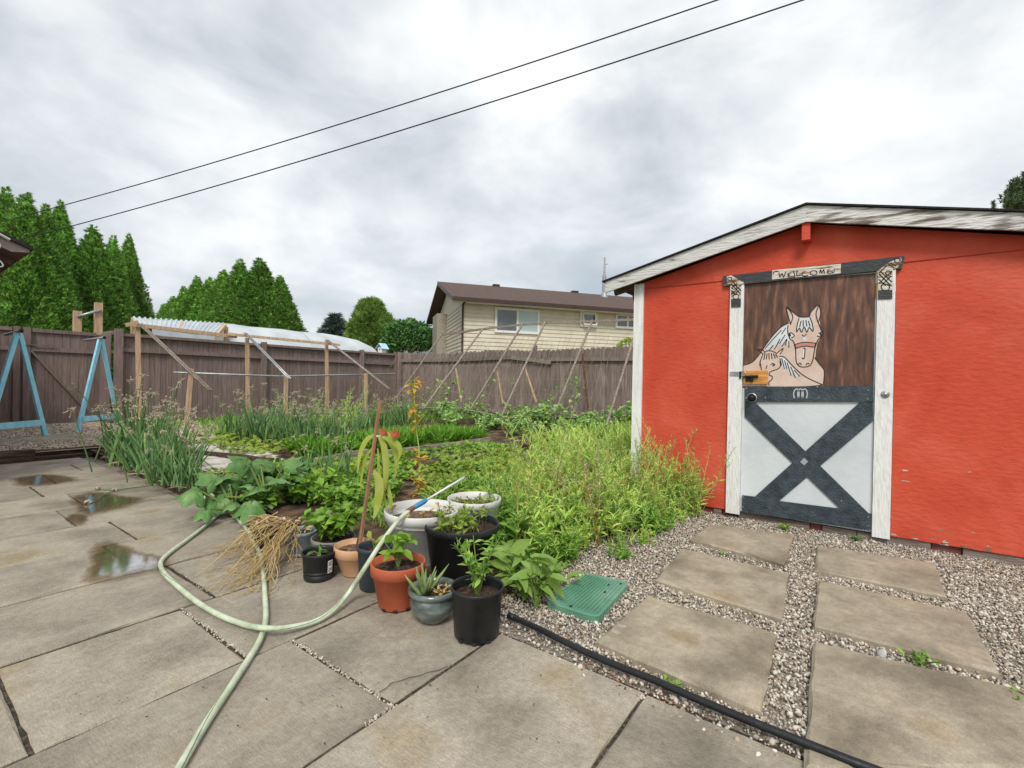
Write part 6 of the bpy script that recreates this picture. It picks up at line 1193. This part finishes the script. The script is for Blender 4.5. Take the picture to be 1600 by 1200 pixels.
# climbing shoots on the laths
r = np.random.default_rng(55); g = Geo(); gs = Geo()
for k in range(22):
    y_ = r.uniform(4.3, 9.6); z1 = r.uniform(.7, 1.35); p = np.array([[8.55 + (z_-.1)*.72 + r.normal(0, .03), y_ + r.normal(0, .05), z_] for z_ in np.linspace(.3, z1, 7)]); gs.tube(p, .005, 3, cap=False); n = 11; j = r.integers(1, 7, n); g.inst(t_leaf(.38, .3), frames(fan(r.uniform(0, 6.28, n), r.normal(-.2, .4, n)), roll=.4), p[j] + r.normal(0, .03, (n, 3)), r.uniform(.06, .12, n))
plant('climbing_shoots', 'thin bean shoots climbing the grey laths', 'bean plant', (0, 0, 0), [('leaves', g, M['bean']), ('stems', gs, M['stem'])])
# airy dill-like clump below the panel fence, and dry weeds there
for i, (u, v, s_) in enumerate(((5.5, 8.6, 1.4), (5.8, 8.4, 1.5), (6.1, 8.7, 1.35), (5.3, 8.9, 1.2), (4.9, 8.8, 1.1), (4.6, 9.0, 1.0), (4.3, 8.6, .9), (6.6, 8.5, 1.0), (4.0, 9.3, .7), (3.7, 9.0, .6), (7.0, 8.8, .9), (7.6, 9.0, 1.0), (3.5, 8.2, .5), (3.8, 7.9, .6))):
    weed_at((u, v, float(soil_z(u, v))), (0, 1, 3)[i % 3], i*.9, s_, 'airy pale weed among the onions below the panel fence', 'weeds below the panel fence')
# weeds along shed side and in front of fence on the right
for i in range(34):
    u, v = rng.uniform(3.6, 9.2), rng.uniform(2.1, 3.9)
    weed_at((u, v, float(soil_z(u, v))), int(rng.integers(0, 6)), rng.uniform(0, 6.28), rng.uniform(.4, .85), 'straggly weed in the patch left of the shed corner', 'weeds left of the shed')
# ---------------------------------------------------------------- bright grass strips and ground cover (uncountable)
def scatter(name, regions, n, tmpl, ls, m, el, label, cat, zoff=0., roll=.6, jit=.3):
    r = np.random.default_rng(n); g = Geo(); A = np.array([(b-a)*(d-c) for a, b, c, d in regions]); ks = r.choice(len(regions), n, p=A/A.sum()); R_ = np.array(regions)[ks]; u = r.uniform(R_[:, 0], R_[:, 1]); v = r.uniform(R_[:, 2], R_[:, 3]) ; dn = fbm(u, v, 17, 5); kp = dn > -.35; u, v = u[kp], v[kp]; k = len(u)
    g.inst(tmpl, frames(fan(r.uniform(0, 6.28, k), r.normal(el, jit, k)), roll=roll), np.stack([u, v, soil_z(u, v)+zoff*r.uniform(0, 1, k)], 1), ls*r.uniform(.5, 1.2, k)); return tag(g.build(name, m), label, cat, kind='stuff')
scatter('grass_strip', [(4.3, 6.5, 5.3, 6.3), (3.45, 4.0, 5.5, 6.3)], 11000, t_blade(.05, .35), .27, M['grassg'], 1.2, 'bright green grassy strip in the middle beds', 'grass')
scatter('ground_cover', [(2.7, 5.6, 2.9, 4.0), (2.2, 3.0, 3.0, 5.2), (4.3, 7.0, 3.3, 4.2), (3.1, 3.6, 3.3, 5.2)], 9000, t_leaf(.32, .15), .075, M['lettuce'], .35, 'low yellow-green ground cover over the near beds', 'ground cover', .06)
scatter('ground_cover', [(2.9, 4.6, 6.5, 8.3), (1.9, 2.6, 4.4, 5.6)], 1800, t_leaf(.32, .15), .07, M['lettuce'], .3, 'patchy seedlings on the soil behind the squash', 'ground cover', .04)
scatter('ground_cover', [(3.3, 4.5, 4.2, 5.3), (4.3, 6.3, 4.2, 5.1)], 1500, t_leaf(.36, .15), .08, M['pepper'], .3, 'scattered small lettuces between the two bed boards', 'ground cover', .03)
scatter('weedy_grass', [(6.6, 10.3, 2.0, 4.6), (5.0, 7.4, 2.0, 3.4)], 6000, t_blade(.045, .4), .34, M['weed'], 1.15, 'long yellowing grass left of the shed', 'grass')
scatter('weedy_grass', [(3.5, 10.2, 8.4, 11.9)], 5000, t_blade(.05, .3), .20, M['weed2'], 1.0, 'thin grass under the left trellis', 'grass')
scatter('weed_understorey', [(2.15, 4.3, 1.4, 3.2)], 3600, t_blade(.06, .3), .15, M['weed2'], .9, 'low green undergrowth below the tall weeds', 'ground cover')
# spreading vine of large lime leaves in front of the onion row
g = Geo(); r = np.random.default_rng(88); n = 130; u = r.uniform(2.9, 4.1, n); v = r.uniform(5.7, 8.2, n); g.inst(t_lobed(5, .2, .2), frames(fan(r.uniform(0, 6.28, n), r.normal(.1, .3, n)), roll=.35), np.stack([u, v, soil_z(u, v)+.10+.08*r.uniform(0, 1, n)], 1), r.uniform(.07, .12, n))
plant('pumpkin_vine', 'lime green pumpkin vine spreading before the onion row', 'vine', (0, 0, 0), [('leaves', g, M['lime'])])
g = Geo(); n = 26; q = np.array([sz(r.uniform(250, 310), r.uniform(700, 725)) for _ in range(n)]); g.inst(t_lobed(5, .2, .2), frames(fan(r.uniform(0, 6.28, n), r.normal(.1, .3, n)), roll=.35), q + [0, 0, .12], r.uniform(.08, .12, n)); plant('pumpkin_vine', 'small pumpkin vine with lime leaves behind the walking onions', 'vine', (0, 0, 0), [('leaves', g, M['lime'])])
# sprigs of weed in the gravel
for i, (x_, y_, s_, lab) in enumerate(((1226, 828, .10, 'tiny weed sprouting at the shed sill below the door'), (1340, 846, .09, 'dark moss tuft at the sill right of the door'), (1440, 1040, .10, 'small weed sprouting beside the long stepping stone'), (1598, 1102, .08, 'weed tuft at the right edge of the gravel'), (1048, 1076, .06, 'tiny weed beside the black edging'), (1130, 868, .05, 'little weed between the two left stepping stones'))):
    g, gs = bushy(200+i, 40, s_*.6, s_*.8, s_*.35, t_leaf(.28), 7); plant('weed_sprig', lab, 'weed', Pz(x_, y_, -.005), [('leaves', g, M['weed2'] if i != 1 else M['zuke']), ('stems', gs, M['stem'])])
# straw bits and dry debris scattered on slabs and gravel
g = Geo(); r = np.random.default_rng(99); n = 260; pos = np.array([Pz(r.uniform(120, 1500), r.uniform(880, 1160), .012) for _ in range(n)]); g.inst(t_leaf(.3, .1), frames(fan(r.uniform(0, 6.28, n), r.normal(0, .1, n)), roll=.2), pos, r.uniform(.004, .012, n))
tag(g.build('leaf_litter', mat('litter', ['#3a2e24', '#6b5540', '#8f7a5c'], isl=1, rough=.9)), 'tiny dry leaf bits scattered on the slabs', 'litter', kind='stuff')
g = Geo(); n = 170; e_ = np.array([Pz(r.uniform(905, 1030), 0, 0) if False else EDGE[2]+(EDGE[5]-EDGE[2])*r.uniform(0, 1) + [r.normal(-.05, .03), r.normal(-.02, .03), 0] for _ in range(n)]); e_[:, 2] = .0; g.inst(t_leaf(.35, .1), frames(fan(r.uniform(0, 6.28, n), r.normal(.1, .2, n)), roll=.4), e_, r.uniform(.006, .014, n)); tag(g.build('bark_litter', mat('bark_bits', ['#5a2f22', '#8a4a35', '#a9755a'], isl=1, rough=.9)), 'reddish bark bits along the black edging', 'litter', kind='stuff')
for o in bpy.data.objects:
    if '_o' in o: del o['_o']
